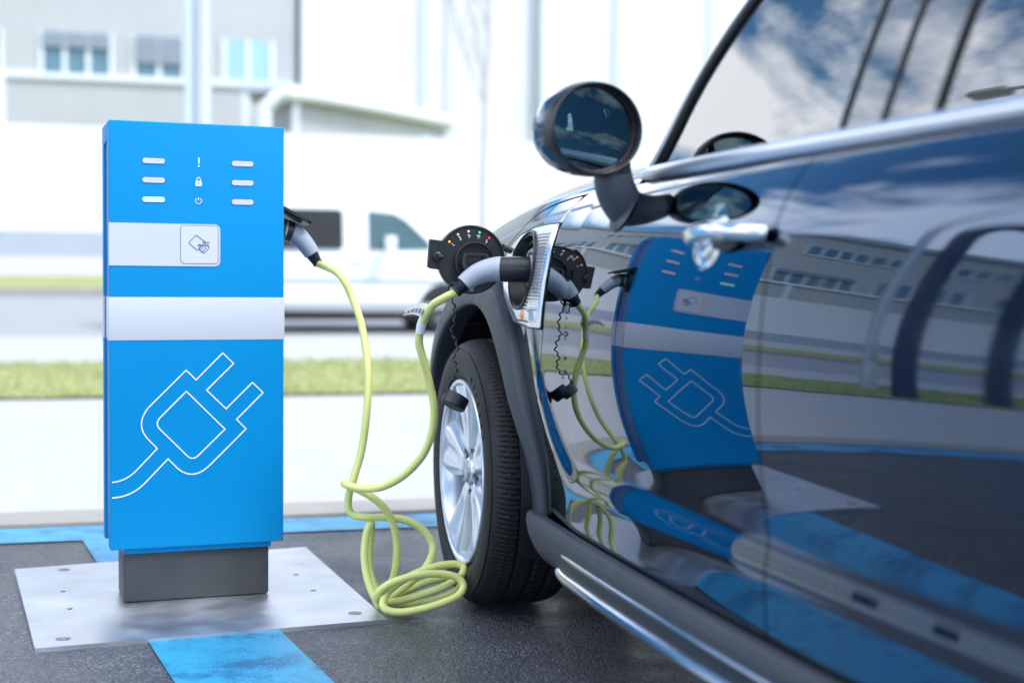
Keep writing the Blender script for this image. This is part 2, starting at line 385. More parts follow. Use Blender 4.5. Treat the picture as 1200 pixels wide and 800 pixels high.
# ------------------------------------------------------------------ charging station
PX, PY = -.963, 3.398; SANG = radians(20.2)
S = empty('charging_station', (PX, PY, 0), SANG, 'tall blue and white charging station on a steel plate, cable in its right side', 'charging station')
su = Vector((cos(SANG), sin(SANG), 0)); sn = Vector((-sin(SANG), cos(SANG), 0)); SP = Vector((PX, PY, 0))
W_, D_, ZB, ZT = .420, .205, .145, 1.176
def on_panel(x, y):
    r = ray(x, y); o = Vector((0,0,H)); t = (SP-o).dot(sn)/r.dot(sn); p = o+r*t-SP
    return (p.dot(su), p.z)
def stp(x, z, d): return (x, -d, z)
mb = MB(); mb.box(0, W_, 0, .05, ZB, ZT, .0035); mb.build('front_shell', BLUE, S)
mb = MB(); mb.box(.006, W_-.006, .0502, .165, ZB+.012, ZT-.045); mb.build('core', mat('station_deep_blue', (.0, .06, .34), .45, noise=.05), S)
mb = MB(); mb.box(.0, W_, .0505, D_, ZT-.045, ZT-.0005, .003); mb.build('top_cap', BLUE, S)
mb = MB(); mb.box(0, W_, .165, D_, ZB, ZT-.0455, .003); mb.build('back_shell', BLUE, S)
Z1, Z0 = on_panel(127, 348)[1], on_panel(127, 399)[1]
mb = MB(); mb.box(-.0012, W_+.0012, -.0012, .0512, Z0, Z1, .0006); mb.box(.0052, W_-.0052, .052, .1642, Z0, Z1); mb.box(-.0012, W_+.0012, .1652, D_+.0012, Z0, Z1); mb.build('white_band', WHITE, S)
# reader strip
za, zb = on_panel(127, 260.6)[1], on_panel(127, 311)[1]; xr = on_panel(258, 285)[0]
def rrect(x0, x1, z0, z1, r, left=True, n=6):
    pts = []
    for cx, cz, a0 in ((x1-r, z1-r, 0), (x0+r, z1-r, 90), (x0+r, z0+r, 180), (x1-r, z0+r, 270)):
        if not left and a0 in (90, 180): pts.append((x0, z1 if a0 == 90 else z0)); continue
        for i in range(n+1):
            a = radians(a0+90*i/n); pts.append((cx+r*cos(a), cz+r*sin(a)))
    return pts
mb = MB(); mb.prism(rrect(-.0005, xr, zb, za, .014, False), lambda p, d: stp(p[0], p[1], d), -.001, .0016); rd = mb.build('card_reader_strip', WHITE, S)
x0r = on_panel(212, 285)[0]; x1r = on_panel(255, 285)[0]; zr1 = on_panel(235, 265)[1]; zr0 = on_panel(235, 308.5)[1]
mb = MB(); mb.prism(rrect(x0r, x1r, zr0, zr1, .008), lambda p, d: stp(p[0], p[1], d), .0012, .0024); rp = mb.build('reader_pad', mat('reader_pad', (.58, .60, .67), .4), rd)
mb = MB(); ribbon(mb, rrect(x0r-.001, x1r+.001, zr0-.001, zr1+.001, .009), .0016, lambda x, z, d: stp(x, z, .0014+d), .0007, True); mb.build('pad_outline', mat('outline_grey', (.22, .25, .35), .5), rd)
def z4(x, y): return on_panel(90+x/3.077, 130+y/3.077)
mb = MB()
card = [z4(*p) for p in [(428,450),(405,473),(404,477),(432,501),(437,500),(446,489),(436,486),(438,482),(456,483),(461,478),(465,475),(433,450)]]
for ln, cl in ((card, True), ([z4(452,474), z4(478,474)], False), ([z4(462,482), z4(476,481)], False), ([z4(440,487), z4(456,487), z4(474,486)], False),
           ([z4(446,492), z4(440,499), z4(444,504), z4(456,491)], False), ([z4(444,504), z4(452,510), z4(466,492)], False), ([z4(452,510), z4(460,513), z4(476,493), z4(474,486)], False)):
    ribbon(mb, ln, .0017, lambda x, z, d: stp(x, z, .0024+d), .0005, cl)
mb.build('card_symbol', INK, rp)
# status lights
DOTG = mat('status_green', (.45, .8, .6), .3, emit=(.5, 1, .7), estr=.15)
def slot(px, py, material):
    x, z = on_panel(px, py); mb = MB(); hw, hh = .0285, .0083
    mb.prism(rrect(x-hw, x+hw, z-hh, z+hh, hh*.98), lambda p, d: stp(p[0], p[1], d), -.001, .0007); f = mb.build('status_light', mat('slot_rim', (.0, .10, .38), .5), S)
    mb = MB(); mb.prism(rrect(x-hw+.0018, x+hw-.0018, z-hh+.0018, z+hh-.0018, (hh-.0018)*.98), lambda p, d: stp(p[0], p[1], d), .0008, .0014); mb.build('lens', material, f)
for i, y in enumerate((188.5, 211, 233.7)): slot(180, y, DOTG if i == 2 else WHITE)
for y in (192, 214.4, 236.8): slot(284.3, y, WHITE)
fnp = lambda x, z, d: stp(x, z, .0004+d)
mb = MB(); mb.prism([z4(437,170), z4(443,170), z4(441.5,192), z4(438.5,192)], lambda p, d: stp(p[0], p[1], d), -.0005, .0012)
c = z4(440, 199); mb.prism([(c[0]+.0021*cos(t*pi/6), c[1]+.0021*sin(t*pi/6)) for t in range(12)], lambda p, d: stp(p[0], p[1], d), -.0005, .0012); mb.build('warning_symbol', LINE, S, smooth=False)
mb = MB(); mb.prism([z4(428,253), z4(450,253), z4(450,271), z4(428,271)], lambda p, d: stp(p[0], p[1], d), -.0005, .0010)
ribbon(mb, [z4(433,254), z4(433,246), z4(435,242), z4(439,240), z4(443,242), z4(445,246), z4(445,254)], .0018, fnp)
lk = mb.build('lock_symbol', LINE, S, smooth=False)
mb = MB(); c = z4(439, 259); mb.prism([(c[0]+.0018*cos(t*pi/6), c[1]+.0018*sin(t*pi/6)) for t in range(12)], lambda p, d: stp(p[0], p[1], d), .0010, .0014); mb.prism([z4(438,259), z4(440,259), z4(441,267), z4(437,267)], lambda p, d: stp(p[0], p[1], d), .0010, .0013); mb.build('keyhole', BLUE, lk, smooth=False)
mb = MB(); c = z4(438.5, 325); ribbon(mb, [(c[0]+.0072*cos(radians(a)), c[1]+.0072*sin(radians(a))) for a in range(120, 421, 12)], .0014, fnp); ribbon(mb, [(c[0], c[1]+.0085), (c[0], c[1]+.0008)], .0014, fnp); mb.build('power_symbol', LINE, S, smooth=False)
mb = MB(); c = on_panel(328, 631.5); mb.lathe([(.0035,0),(.0033,.0012),(.0018,.0014),(.0001,.0006)], 16, lambda r_, a, h: stp(c[0]+r_*cos(a), c[1]+r_*sin(a), h)); mb.build('screw', STEELD, S)
# plug outline
def z5(x, y): return on_panel(90+x/3.077, 380+y/3.077)
def arc3(p0, c, p1, n=8):  # quadratic bend
    return [((1-t)**2*p0[0]+2*t*(1-t)*c[0]+t*t*p1[0], (1-t)**2*p0[1]+2*t*(1-t)*c[1]+t*t*p1[1]) for t in [i/n for i in range(n+1)]]
outer = arc3((127,569), (175,565), (212,529))+[(290,447)]+arc3((258,415), (208,362), (258,300), 12)+[(394,165),(430,200),(526,103),(565,141),(468,237),(538,304),(633,209),(671,246),(576,342),(610,376)]+arc3((478,508), (418,566), (362,517), 12)+[(329,484)]+arc3((245,572), (195,622), (127,625))
inner = [(395,241),(534,377)]+arc3((440,470), (418,493), (397,472), 8)+arc3((300,378), (279,357), (302,334), 8)
mb = MB(); ribbon(mb, [z5(*p) for p in outer], .0027, fnp, .0009); ribbon(mb, [z5(*p) for p in inner], .0027, fnp, .0009, True); mb.build('plug_symbol', LINE, S, smooth=False)
# pedestal
ax, ay = .033, .022
mb = MB(); mb.box(ax, ax+.354, ay, ay+.15, .0105, ZB-.012, .006); mb.build('pedestal', DGREY, S)
mb = MB(); mb.box(ax+.001, ax+.358, ay-.008, ay+.16, ZB-.014, ZB+.002, .002); mb.build('skirt', BLUE, S)
# base plate in world frame -> station local
inv = S.matrix_world.inverted() if False else (Matrix.Rotation(-SANG, 4, 'Z') @ Matrix.Translation(-SP))
def loc(p): return tuple(inv @ Vector(p))
cor = [(-1.0145, 3.0095), (-.2857, 3.2942), (-.6054, 4.1752), (-1.343, 3.8237)]
mb = MB(); mb.prism([loc((x, y, 0))[:2] for x, y in cor], lambda p, d: (p[0], p[1], d), .0, .0095); pl = mb.build('base_plate', PLATE, S, smooth=False)
for px, py in ((75,667),(74,748),(416,718)):
    w = at(px, py, 1, .0095) if False else None
    r = ray(px, py); t = (.0095-H)/r.z; c = loc((r*t)+Vector((0,0,H)))
    mb = MB(); mb.lathe([(.0165,-.001),(.0165,.0006),(.0145,.0008),(.0140,.0002),(.0115,.0002),(.0110,.0014),(.005,.0014),(.0045,.0003),(0.0001,.0003)], 28, lambda r_, a, h: (c[0]+r_*cos(a), c[1]+r_*sin(a), .0095+h)); mb.build('screw', STEELD, pl)
for px, py in ((74,692.5),(82,713),(347,673),(367,691.5),(345,640)):
    if py == 640: continue
    r = ray(px, py); t = (.0095-H)/r.z; c = loc((r*t)+Vector((0,0,H)))
    mb = MB(); mb.lathe([(.0072,-.001),(.0072,.0004),(.0001,.0003)], 18, lambda r_, a, h: (c[0]+r_*cos(a), c[1]+r_*sin(a), .0095+h)); mb.build('bolt_hole', BLACK, pl)
# socket on the right side
zs_ = on_panel(333, 262)[1]
def ss(p): return p
mb = MB(); mb.lathe([(.045,-.004),(.045,.010),(.040,.013),(.034,.013),(.033,.002),(.0001,.002)], 32, lambda r_, a, h: (W_+h, .10+r_*cos(a), zs_-.012+r_*sin(a))); so = mb.build('socket', BLACK, S)
def flp(u, v):  # hinged lid, tilted outwards and down
    return u
FL0 = Vector((W_+.002, .10, zs_+.042)); fd = Vector((.88, 0, -.47)).normalized(); fn_ = Vector((.47, 0, .88)).normalized()
mb = MB()
def lidp(p, d): return tuple(FL0+fd*p[0]+Vector((0,1,0))*p[1]+fn_*d)
mb.prism([(0,-.05),(.075,-.05),(.088,-.040),(.088,.040),(.075,.05),(0,.05)], lidp, 0, .0075); lid = mb.build('socket_lid', BLACK, S, smooth=False)
mb = MB(); mb.prism([(.014,-.034),(.066,-.034),(.066,.034),(.014,.034)], lidp, -.007, -.0001); mb.build('seal', BLACK, lid, smooth=False)
mb = MB(); mb.tube([S.matrix_world.to_translation()*0+FL0+Vector((0,-.05,0)), FL0+Vector((0,.05,0))], .006, 10); mb.build('hinge', BLACK, lid)

# ------------------------------------------------------------------ car
CARA = radians(15.6); RR = Vector((sin(CARA), -cos(CARA), 0)); OO = Vector((-cos(CARA), -sin(CARA), 0))
CC = Vector((-.1324, 3.5909, 0))
C = empty('parked_car', CC, atan2(RR.y, RR.x), 'glossy dark navy car plugged into the charging station, mirror and front wheel towards the viewer', 'car')
def cw(s, w, z): return CC+RR*s+OO*w+Vector((0,0,z))          # world
def cl(s, w, z): return (s, -w, z)                             # car local
plan = spline([-.80,-.70,-.60,-.45,-.25,0,.3,.6,.9,1.2,1.5,1.9,2.3,2.8,3.2,3.5,3.65], [-.38,-.25,-.14,-.070,-.043,-.036,-.031,-.023,-.0135,-.010,-.0127,-.0225,-.036,-.055,-.085,-.14,-.21])
zsf = spline([-.80,-.7,-.5,-.3,-.1,.1,.3,.6,.85,1.0,3.8], [.62,.72,.83,.885,.925,.955,.975,.988,.990,.990,.990])
def tanh(x): return math.tanh(x)
def side(s, z):
    w = plan(s)-(.45*(z-.66)**2 if z > .45 else .02+.189*(.45-z)-.6*(.45-z)**2)
    zl = .420
    if s < .84: zl += .13*((.84-s)/.18)**2
    amp = .017*(1 if s > .80 else max(0, (s-.50)/.30))
    w += amp*.5*(1-tanh((z-zl)/.024)) - amp*.30
    if z < .33: w -= 1.5*(z-.33)**2
    e = z-(zsf(s)-.120)
    if e > 0: w -= 2.6*e*e
    return w
def top(s, q):
    ws = side(s, zsf(s)); L = .88+ws
    return (ws-q*L, zsf(s)+.050*(1-(1-q)**11)+(.03+.03*max(0,min(1,(s+.2)/1.0)))*(1-(1-q)**2))
hl = spline([-.62,-.50,-.42,-.33,-.1,.1,.20,.246,.301,.352,.455,.60,.80,1.02], [.68,.765,.795,.82,.84,.855,.868,.884,.917,.945,.968,.979,.983,.984])
fl = spline([.26,.40,.53,.62,.70,.80,.87,.92,.95,.97,.985,1.0], [.595,.600,.610,.627,.645,.652,.655,.648,.655,.675,.705,.75])
blf = spline([.25,.5,.8,1.0], [1.689,1.689,1.687,1.69])
def panel(nu, nv, fn, name, material, parent, fold=.012, gap=None):
    mb = MB(); pts = [[fn(i/(nu-1), j/(nv-1)) for j in range(nv)] for i in range(nu)]
    mb.add([p for row in pts for p in row], [(i*nv+j, (i+1)*nv+j, (i+1)*nv+j+1, i*nv+j+1) for i in range(nu-1) for j in range(nv-1)])
    if fold:
        loop = [pts[i][0] for i in range(nu)]+[pts[nu-1][j] for j in range(1, nv)]+[pts[i][nv-1] for i in range(nu-2, -1, -1)]+[pts[0][j] for j in range(nv-2, 0, -1)]
        n = len(loop); mb.add(loop+[(p[0], p[1]+fold, p[2]-(fold*.5 if p[2] > .95 else 0)) for p in loop], [(k, k+n, (k+1) % n+n, (k+1) % n) for k in range(n)])
    return mb.build(name, material, parent, angle=30)
def mirror_copy(o, name=None):
    c = o.copy(); col.objects.link(c); c.parent = o.parent; c.scale = (1,-1,1); c.location = (o.location[0], 1.76-o.location[1], o.location[2]); return c
G = .0022
# front fender (polar around the wheel arch)
HX, HZ = .079, .330
def fender_outer(a):
    """ray from the hub to the fender outline"""
    poly = FPOLY; dx, dz = cos(a), sin(a); best = None
    for (x0, z0), (x1, z1) in zip(poly, poly[1:]):
        ex, ez = x1-x0, z1-z0; den = dx*ez-dz*ex
        if abs(den) < 1e-9: continue
        t = ((x0-HX)*ez-(z0-HZ)*ex)/den; k = ((x0-HX)*dz-(z0-HZ)*dx)/den
        if t > 0 and -1e-6 <= k <= 1+1e-6 and (best is None or t < best): best = t
    return best
FPOLY = [(fl(z)-G, z) for z in [.30+i*(.976-.30)/60 for i in range(61)]]
FPOLY = [p for p in FPOLY if p[1] < hl(p[0])-G]
s_end = FPOLY[-1][0]
FPOLY += [(s_end-i*(s_end+.62)/70, hl(s_end-i*(s_end+.62)/70)-G) for i in range(71)]+[(-.62, .68-.48*i/10) for i in range(1, 11)]
A0, A1 = atan2(.305-HZ, .60-HX), radians(193)
def ffn(u, v):
    a = A0+(A1-A0)*u; ro = fender_outer(a) or .6; ri = .462
    r = ri+(ro-ri)*v; s = HX+r*cos(a); z = HZ+r*sin(a)
    return cl(s, side(s, z), z)
fd_ = panel(300, 60, ffn, 'fender', PAINT, C)
# hood
def hfn(u, v):
    s = -.62+(1.0+.62)*u; zt = zsf(s); zh = min(hl(s)+G, zt-.003)
    if v < .35: z = zh+(zt-zh)*v/.35; return cl(s, side(s, z), z)
    q = ((v-.35)/.65)**1.8; w, z = top(s, q); return cl(s, w, z)
def hfn2(u, v):
    if v <= .5: return hfn(u, v*2)
    p = hfn(u, (1-v)*2); return (p[0], 1.76-p[1], p[2])
hood = panel(120, 161, hfn2, 'hood', PAINT, C, .006)
# nose
def nfn(u, v):
    s = -.80+.178*u; vv = v*2 if v <= .5 else (1-v)*2
    zt = zsf(s)
    if vv < .5: z = .2+(zt-.2)*vv/.5; p = cl(s, side(s, z), z)
    else: w, z = top(s, ((vv-.5)/.5)**1.8); p = cl(s, w, z)
    return p if v <= .5 else (p[0], 1.76-p[1], p[2])
mb = MB(); mb.grid(16, 121, nfn); mb.fan([nfn(0, i/120) for i in range(121)]); mb.build('front_bumper', PAINT, C)
mb = MB()
for k in range(5): mb.box(-.845, -.80, .35, 1.41, .50+.035*k, .52+.035*k, .004)
mb.build('grille', CHROME, C)
for yy in (.42, 1.34):
    mb = MB(); mb.lathe([(.0001,-.06),(.05,-.055),(.09,-.03),(.105,.0)], 32, lambda r_, a, h: (-.78+h, yy+r_*cos(a), .70+r_*1.1*sin(a))); mb.build('headlight', LENS, C)
# doors
def dfn(u, v, f0, f1, z0=.305, z1=.984):
    z = z0+(z1-z0)*v; s = f0(z)+G+(f1(z)-G-f0(z)-G)*u
    return cl(s, side(s, z), z)
fdoor = panel(110, 110, lambda u, v: dfn(u, v, fl, blf), 'front_door', PAINT, C)
HX2 = 2.93
rdoor = panel(80, 110, lambda u, v: dfn(u, v, blf, lambda z: 2.50 if z > .80 else 2.50-.14*(1-((z-.305)/.495))**.8), 'rear_door', PAINT, C)
# rear quarter
QP = [(2.36+G*2, .305)]+[(2.50+G*2-.14*(1-i/20)**.8, .305+.495*i/20) for i in range(1, 21)]+[(2.50+G*2, .984), (3.60, .984), (3.62, .22), (3.2, .22)]
def q_outer(a):
    dx, dz = cos(a), sin(a); best = 9
    for (x0, z0), (x1, z1) in zip(QP, QP[1:]):
        ex, ez = x1-x0, z1-z0; den = dx*ez-dz*ex
        if abs(den) < 1e-9: continue
        t = ((x0-HX2)*ez-(z0-HZ)*ex)/den; k = ((x0-HX2)*dz-(z0-HZ)*dx)/den
        if t > 0 and -1e-6 <= k <= 1+1e-6: best = min(best, t)
    return max(.47, min(best, 1.1)) if best < 9 else .47
def qfn(u, v):
    a = radians(182)*(1-u)+radians(-15)*u; ro = q_outer(a); r = .462+(ro-.462)*v; s = HX2+r*cos(a); z = HZ+r*sin(a); return cl(s, side(s, z), z)
quarter = panel(200, 20, qfn, 'rear_quarter', PAINT, C)
# dark inner shell behind the gaps
def inner(u, v):
    s = .30+3.0*u; z = .3+.67*v; return cl(s, side(s, z)-.020, z)
mb = MB()
mb.grid(60, 30, lambda u, v: (lambda s, z: cl(s, side(s, z)-.020, z))(.60+1.85*u, .32+(.965-.28)*v))
mb.grid(40, 8, lambda u, v: (lambda s: (lambda z: cl(s, side(s, z)-.020, z))(hl(s)-.012+.024*v if s < .50 else .935+.03*v))(-.55+1.4*u))
ish = mb.build('inner_shell', BLACK, C)
mb = MB(); mb.box(.62, 2.42, .10, 1.66, .22, .30); mb.box(-.7, 3.5, .40, 1.36, .20, .28); mb.box(-.55, .42, .40, 1.36, .28, .78); mb.build('underbody', BLACK, C)
# cladding: arch bands
def arch_clad(hx, a0, a1, name='wheel_arch_trim', rear=True):
    prof = [(.412,-.035),(.411,.010),(.4115,.026),(.414,.033),(.419,.0365),(.432,.0365),(.448,.034),(.464,.031),(.477,.028),(.484,.023),(.487,.012),(.488,-.006)]
    mb = MB()
    def fn(u, v):
        a = a0+(a1-a0)*u; k = v*(len(prof)-1); i = min(int(k), len(prof)-2); t = k-i
        r = prof[i][0]*(1-t)+prof[i+1][0]*t; d = prof[i][1]*(1-t)+prof[i+1][1]*t
        e = max(0, (radians(30)-a)/radians(35)) if (a < radians(30) and rear) else 0
        r += e**1.6*.018; d *= (1-.5*min(1, e))*(.82 if rear else 1); d += .034*max(0, min(1, (a-radians(85))/radians(65)))**1.2*(1 if rear else 0)
        s = hx+r*cos(a); z = HZ+r*sin(a)
        return cl(s, side(s, max(z, .31))+d, z)
    mb.grid(120, 34, fn); o = mb.build(name, CLAD, C, angle=50); return o
ac = arch_clad(HX, radians(-5), radians(196)); ac2 = arch_clad(HX2, radians(-8), radians(188), rear=False)
# wheel-well liner
for hx in (HX, HX2):
    mb = MB()
    mb.grid(60, 4, lambda u, v: cl(hx+.425*cos(radians(-20+220*u)), -.02-.32*v, HZ+.425*sin(radians(-20+220*u))))
    mb.grid(40, 8, lambda u, v: cl(hx+(.05+.375*v)*cos(2*pi*u), -.34, HZ+(.05+.375*v)*sin(2*pi*u)), cu=True)
    for k in range(14):
        a = radians(-5+k*14); mb.tube([cl(hx+.418*cos(a), -.05, HZ+.418*sin(a)), cl(hx+.418*cos(a), -.33, HZ+.418*sin(a))], .006, 6)
    o = mb.build('wheel_well', BLACK, C)
# sill cladding
def sill(u, v):
    s0 = .525; s = s0+(2.47-s0)*u
    prof = [(.304,.000),(.3025,.012),(.297,.018),(.280,.022),(.255,.021),(.230,.015),(.212,.005),(.204,-.02),(.202,-.10)]
    k = v*(len(prof)-1); i = min(int(k), len(prof)-2); t = k-i
    z = prof[i][0]*(1-t)+prof[i+1][0]*t; d = prof[i][1]*(1-t)+prof[i+1][1]*t
    s += max(0, 1-u*14)*(max(0, .302-z)*.3+8*max(0, .302-z)**2)
    return cl(s, plan(s)-.020+d, z)
mb = MB(); mb.grid(90, 36, sill); mb.fan([sill(0, i/35) for i in range(36)]); sl = mb.build('sill_trim', CLAD, C, angle=40)
# side step: chrome edge tube, black tread, chrome upper edge
def stepp(s, w, z): return cl(s, plan(s)+w, z)
ss0, ss1 = .80, 2.45
DCH = mat('dark_chrome', (.42,.45,.52), .12, 1.0, noise=.1, nscale=8)
pth = [stepp(ss0-.006, -.014, .226), stepp(ss0, -.006, .225), stepp(ss0+.02, .000, .223)]+[stepp(ss0+.07+(ss1-ss0-.07)*i/20, .003, .220) for i in range(21)]
mb = MB(); mb.tube(smooth_path(pth, 5), .0135, 18); stp_ = mb.build('side_step', DCH, C)
mb = MB(); mb.tube(smooth_path([stepp(ss0, -.008, .258), stepp(ss0+.02, -.001, .259)]+[stepp(ss0+.06+(ss1-ss0-.06)*i/12, .002, .260) for i in range(13)], 4), .0050, 12); mb.build('upper_edge', DCH, stp_)
mb = MB(); mb.grid(30, 5, lambda u, v: stepp(ss0+.01+(ss1-ss0-.01)*u, .003+.001*v, .257-.030*v)); mb.grid(30, 2, lambda u, v: stepp(ss0+.01+(ss1-ss0-.01)*u, -.04+.040*v, .214)); mb.build('tread', BLACK, stp_)
# belt chrome
def belt(s): return side(s, .988)
mb = MB(); mb.tube([cl(1.0+2.45*i/50, belt(1.0+2.45*i/50)-.004, 1.000) for i in range(51)], [.005]+[.0125]*49+[.005], 14, flat=1.2); bc = mb.build('belt_trim', mat('belt_chrome', (.62,.65,.74), .30, .9, noise=.05, nscale=8), C)
# side window surfaces
def gw(s, z): return belt(s)-.012-.26*(z-1.0)-.28*(z-1.0)**2
apo = spline([1.0,1.064,1.19,1.294,1.42], [.945,1.000,1.085,1.190,1.36])   # pillar front edge s(z)
api = spline([1.0,1.024,1.124,1.282,1.42], [1.035,1.060,1.125,1.262,1.42])  # pillar rear edge
ZW0, ZW1 = 1.004, 1.425
def wfn(u, v, f0, f1, d=0):
    z = ZW0+(ZW1-ZW0)*v; s = f0(z)+(f1(z)-f0(z))*u; return cl(s, gw(s, z)+d, z)
def rfl(k): return lambda z: k+.10*(z-1.0)
def gpanel(f0, f1, name, material, parent, d=0, nu=24, nv=18, th=.004):
    mb = MB(); mb.grid(nu, nv, lambda u, v: wfn(u, v, f0, f1, d)); 
    return mb.build(name, material, parent)
fw = gpanel(lambda z: api(z)+.012, rfl(1.722), 'window', GLASS, fdoor)
rw = gpanel(rfl(1.955), lambda z: 2.48+.1*(z-1), 'window', GLASS, rdoor)
qw = gpanel(lambda z: 2.55+.1*(z-1), lambda z: 3.42-.35*(z-1), 'quarter_window', GLASS, quarter)
bp1 = gpanel(rfl(1.730), rfl(1.825), 'pillar_cover', DGLASS, fdoor, .002)
bp2 = gpanel(rfl(1.835), rfl(1.945), 'pillar_cover', DGLASS, rdoor, .002)
for a_k, par in ((1.726, fdoor), (1.830, fdoor), (1.950, rdoor)):
    mb = MB(); mb.tube([wfn(0, i/12, rfl(a_k), rfl(a_k+.1), .003) for i in range(13)], .0042, 8); mb.build('window_seal', BLACK, par)
mb = MB(); mb.tube([wfn(0, i/20, lambda z: api(z)+.006, rfl(2), .002) for i in range(21)], .009, 8); mb.build('window_seal', BLACK, fdoor)
mb = MB(); mb.grid(20, 12, lambda u, v: cl(2.485+.06*u+.1*(.42*v), gw(2.5, ZW0+.42*v)+.001, ZW0+.42*v)); mb.build('rear_pillar', DGLASS, quarter)
# A pillar
def apf(u, v):
    z = .995+.43*v; s0, s1 = apo(z), api(z); s = s0+(s1-s0)*u
    bulge = .014*sin(pi*u); return cl(s, gw(s, z)-.030*(1-u)**1.5+bulge-.002, z)
mb = MB(); mb.grid(14, 40, apf); ap = mb.build('windscreen_pillar', PAINT, C)
# windscreen
def wsf(u, v):
    z = .99+.45*v; y0 = -gw(apo(z), z)+.026; y1 = 1.76-y0; y = y0+(y1-y0)*u; k = 1-(2*u-1)**2
    return (apo(z)-.20*k, y, z+.03*k)
mb = MB(); mb.grid(30, 20, wsf); mb.build('windscreen', GLASS, C)
# roof, rear
def roof(u, v):
    s = 1.30+2.15*u; zz = 1.425; y0 = -gw(s, zz)-.01; y = y0+(1.76-2*y0)*v; k = 1-(2*v-1)**4
    return (s-.12*(1-(2*v-1)**2)*(1-u), y, zz+.002+.10*k*(1-.25*(abs(u-.45)/.55)**3))
mb = MB(); mb.grid(40, 50, roof); mb.build('roof', PAINT, C)
def tail(u, v):
    z = .2+1.25*v; s = 3.61 if z < .98 else 3.61-.4*(z-.98); y0 = -side(3.6, min(z, .98)) if z < .98 else -gw(3.4, z); y = y0+(1.76-2*y0)*u
    return (s+.05*(1-(2*u-1)**2), y, z)
mb = MB(); mb.grid(30, 40, tail); tl = mb.build('tailgate', PAINT, C)
mb = MB(); mb.grid(20, 10, lambda u, v: (lambda p: (p[0]+.006, p[1], p[2]))(tail(.1+.8*u, .68+.27*v))); mb.build('rear_window', DGLASS, tl)
# interior
mb = MB(); mb.grid(30, 30, lambda u, v: (lambda p: (p[0], p[1], p[2]-.030))(roof(.02+.94*u, .03+.94*v))); mb.build('headliner', mat('headliner', (.55,.57,.56), .9, noise=.05, bump=.2, bscale=300), C)
mb = MB(); mb.box(.95, 3.4, .16, 1.60, .30, .36); mb.build('cabin_floor', DARKIN, C)
mb = MB(); mb.grid(30, 20, lambda u, v: (.92+.42*v+.03*sin(pi*u)*v, .15+1.46*u, 1.0-.02*v+.025*sin(pi*v)*(1+.5*sin(3*pi*u)))); mb.grid(30, 12, lambda u, v: (1.34-.06*sin(pi*v), .15+1.46*u, .98-.42*v)); mb.build('dashboard', DARKIN, C)
swc = Vector((1.52, .50, .93)); swa = Vector((.88, 0, .47)).normalized(); swb = Vector((0,1,0)); swn = swa.cross(swb); e1 = swn
mb = MB(); d1 = Vector((-.47, 0, .88)); mb.tube([swc+(d1*cos(t*pi/20)+swb*sin(t*pi/20))*.18 for t in range(40)], .014, 10, closed=True)
for t in (pi/2, -pi/2, pi): mb.tube([swc-swa*.02, swc+(d1*cos(t)+swb*sin(t))*.178], .012, 8)
mb.tube([swc-swa*.03, swc+swa*.01], .05, 20); mb.tube([swc-swa*.03, swc-swa*.28], .03, 10)
mb.build('steering_wheel', BLACK, C)
def seat(y, s):
    mb = MB(); mb.box(s-.28, s+.24, y-.25, y+.25, .42, .58, .05); mb.box(s+.14, s+.30, y-.24, y+.24, .52, 1.10, .06); mb.box(s+.20, s+.30, y-.13, y+.13, 1.12, 1.30, .04); mb.tube([(s+.25,y-.06,1.05),(s+.25,y-.06,1.15)], .008, 8); mb.tube([(s+.25,y+.06,1.05),(s+.25,y+.06,1.15)], .008, 8); mb.build('seat', SEAT, C)
seat(.50, 1.95); seat(1.26, 1.95)
mb = MB(); mb.box(2.55, 3.0, .25, 1.51, .45, .62, .05); mb.box(2.95, 3.10, .25, 1.51, .55, 1.15, .05); mb.build('rear_bench', SEAT, C)
mb = MB(); mb.add([(1.02,.32,1.05),(1.20,.34,1.035),(1.30,.62,1.20),(1.10,.60,1.22)], [(0,1,2,3)]); mb.build('paper_sheet', PAPER, C)
for o in (fdoor, rdoor, quarter, fd_, ac, ac2, sl, ap, bc, ish):
    c = mirror_copy(o)
    for ch in [k for k in o.children]:
        d = ch.copy(); col.objects.link(d); d.parent = c

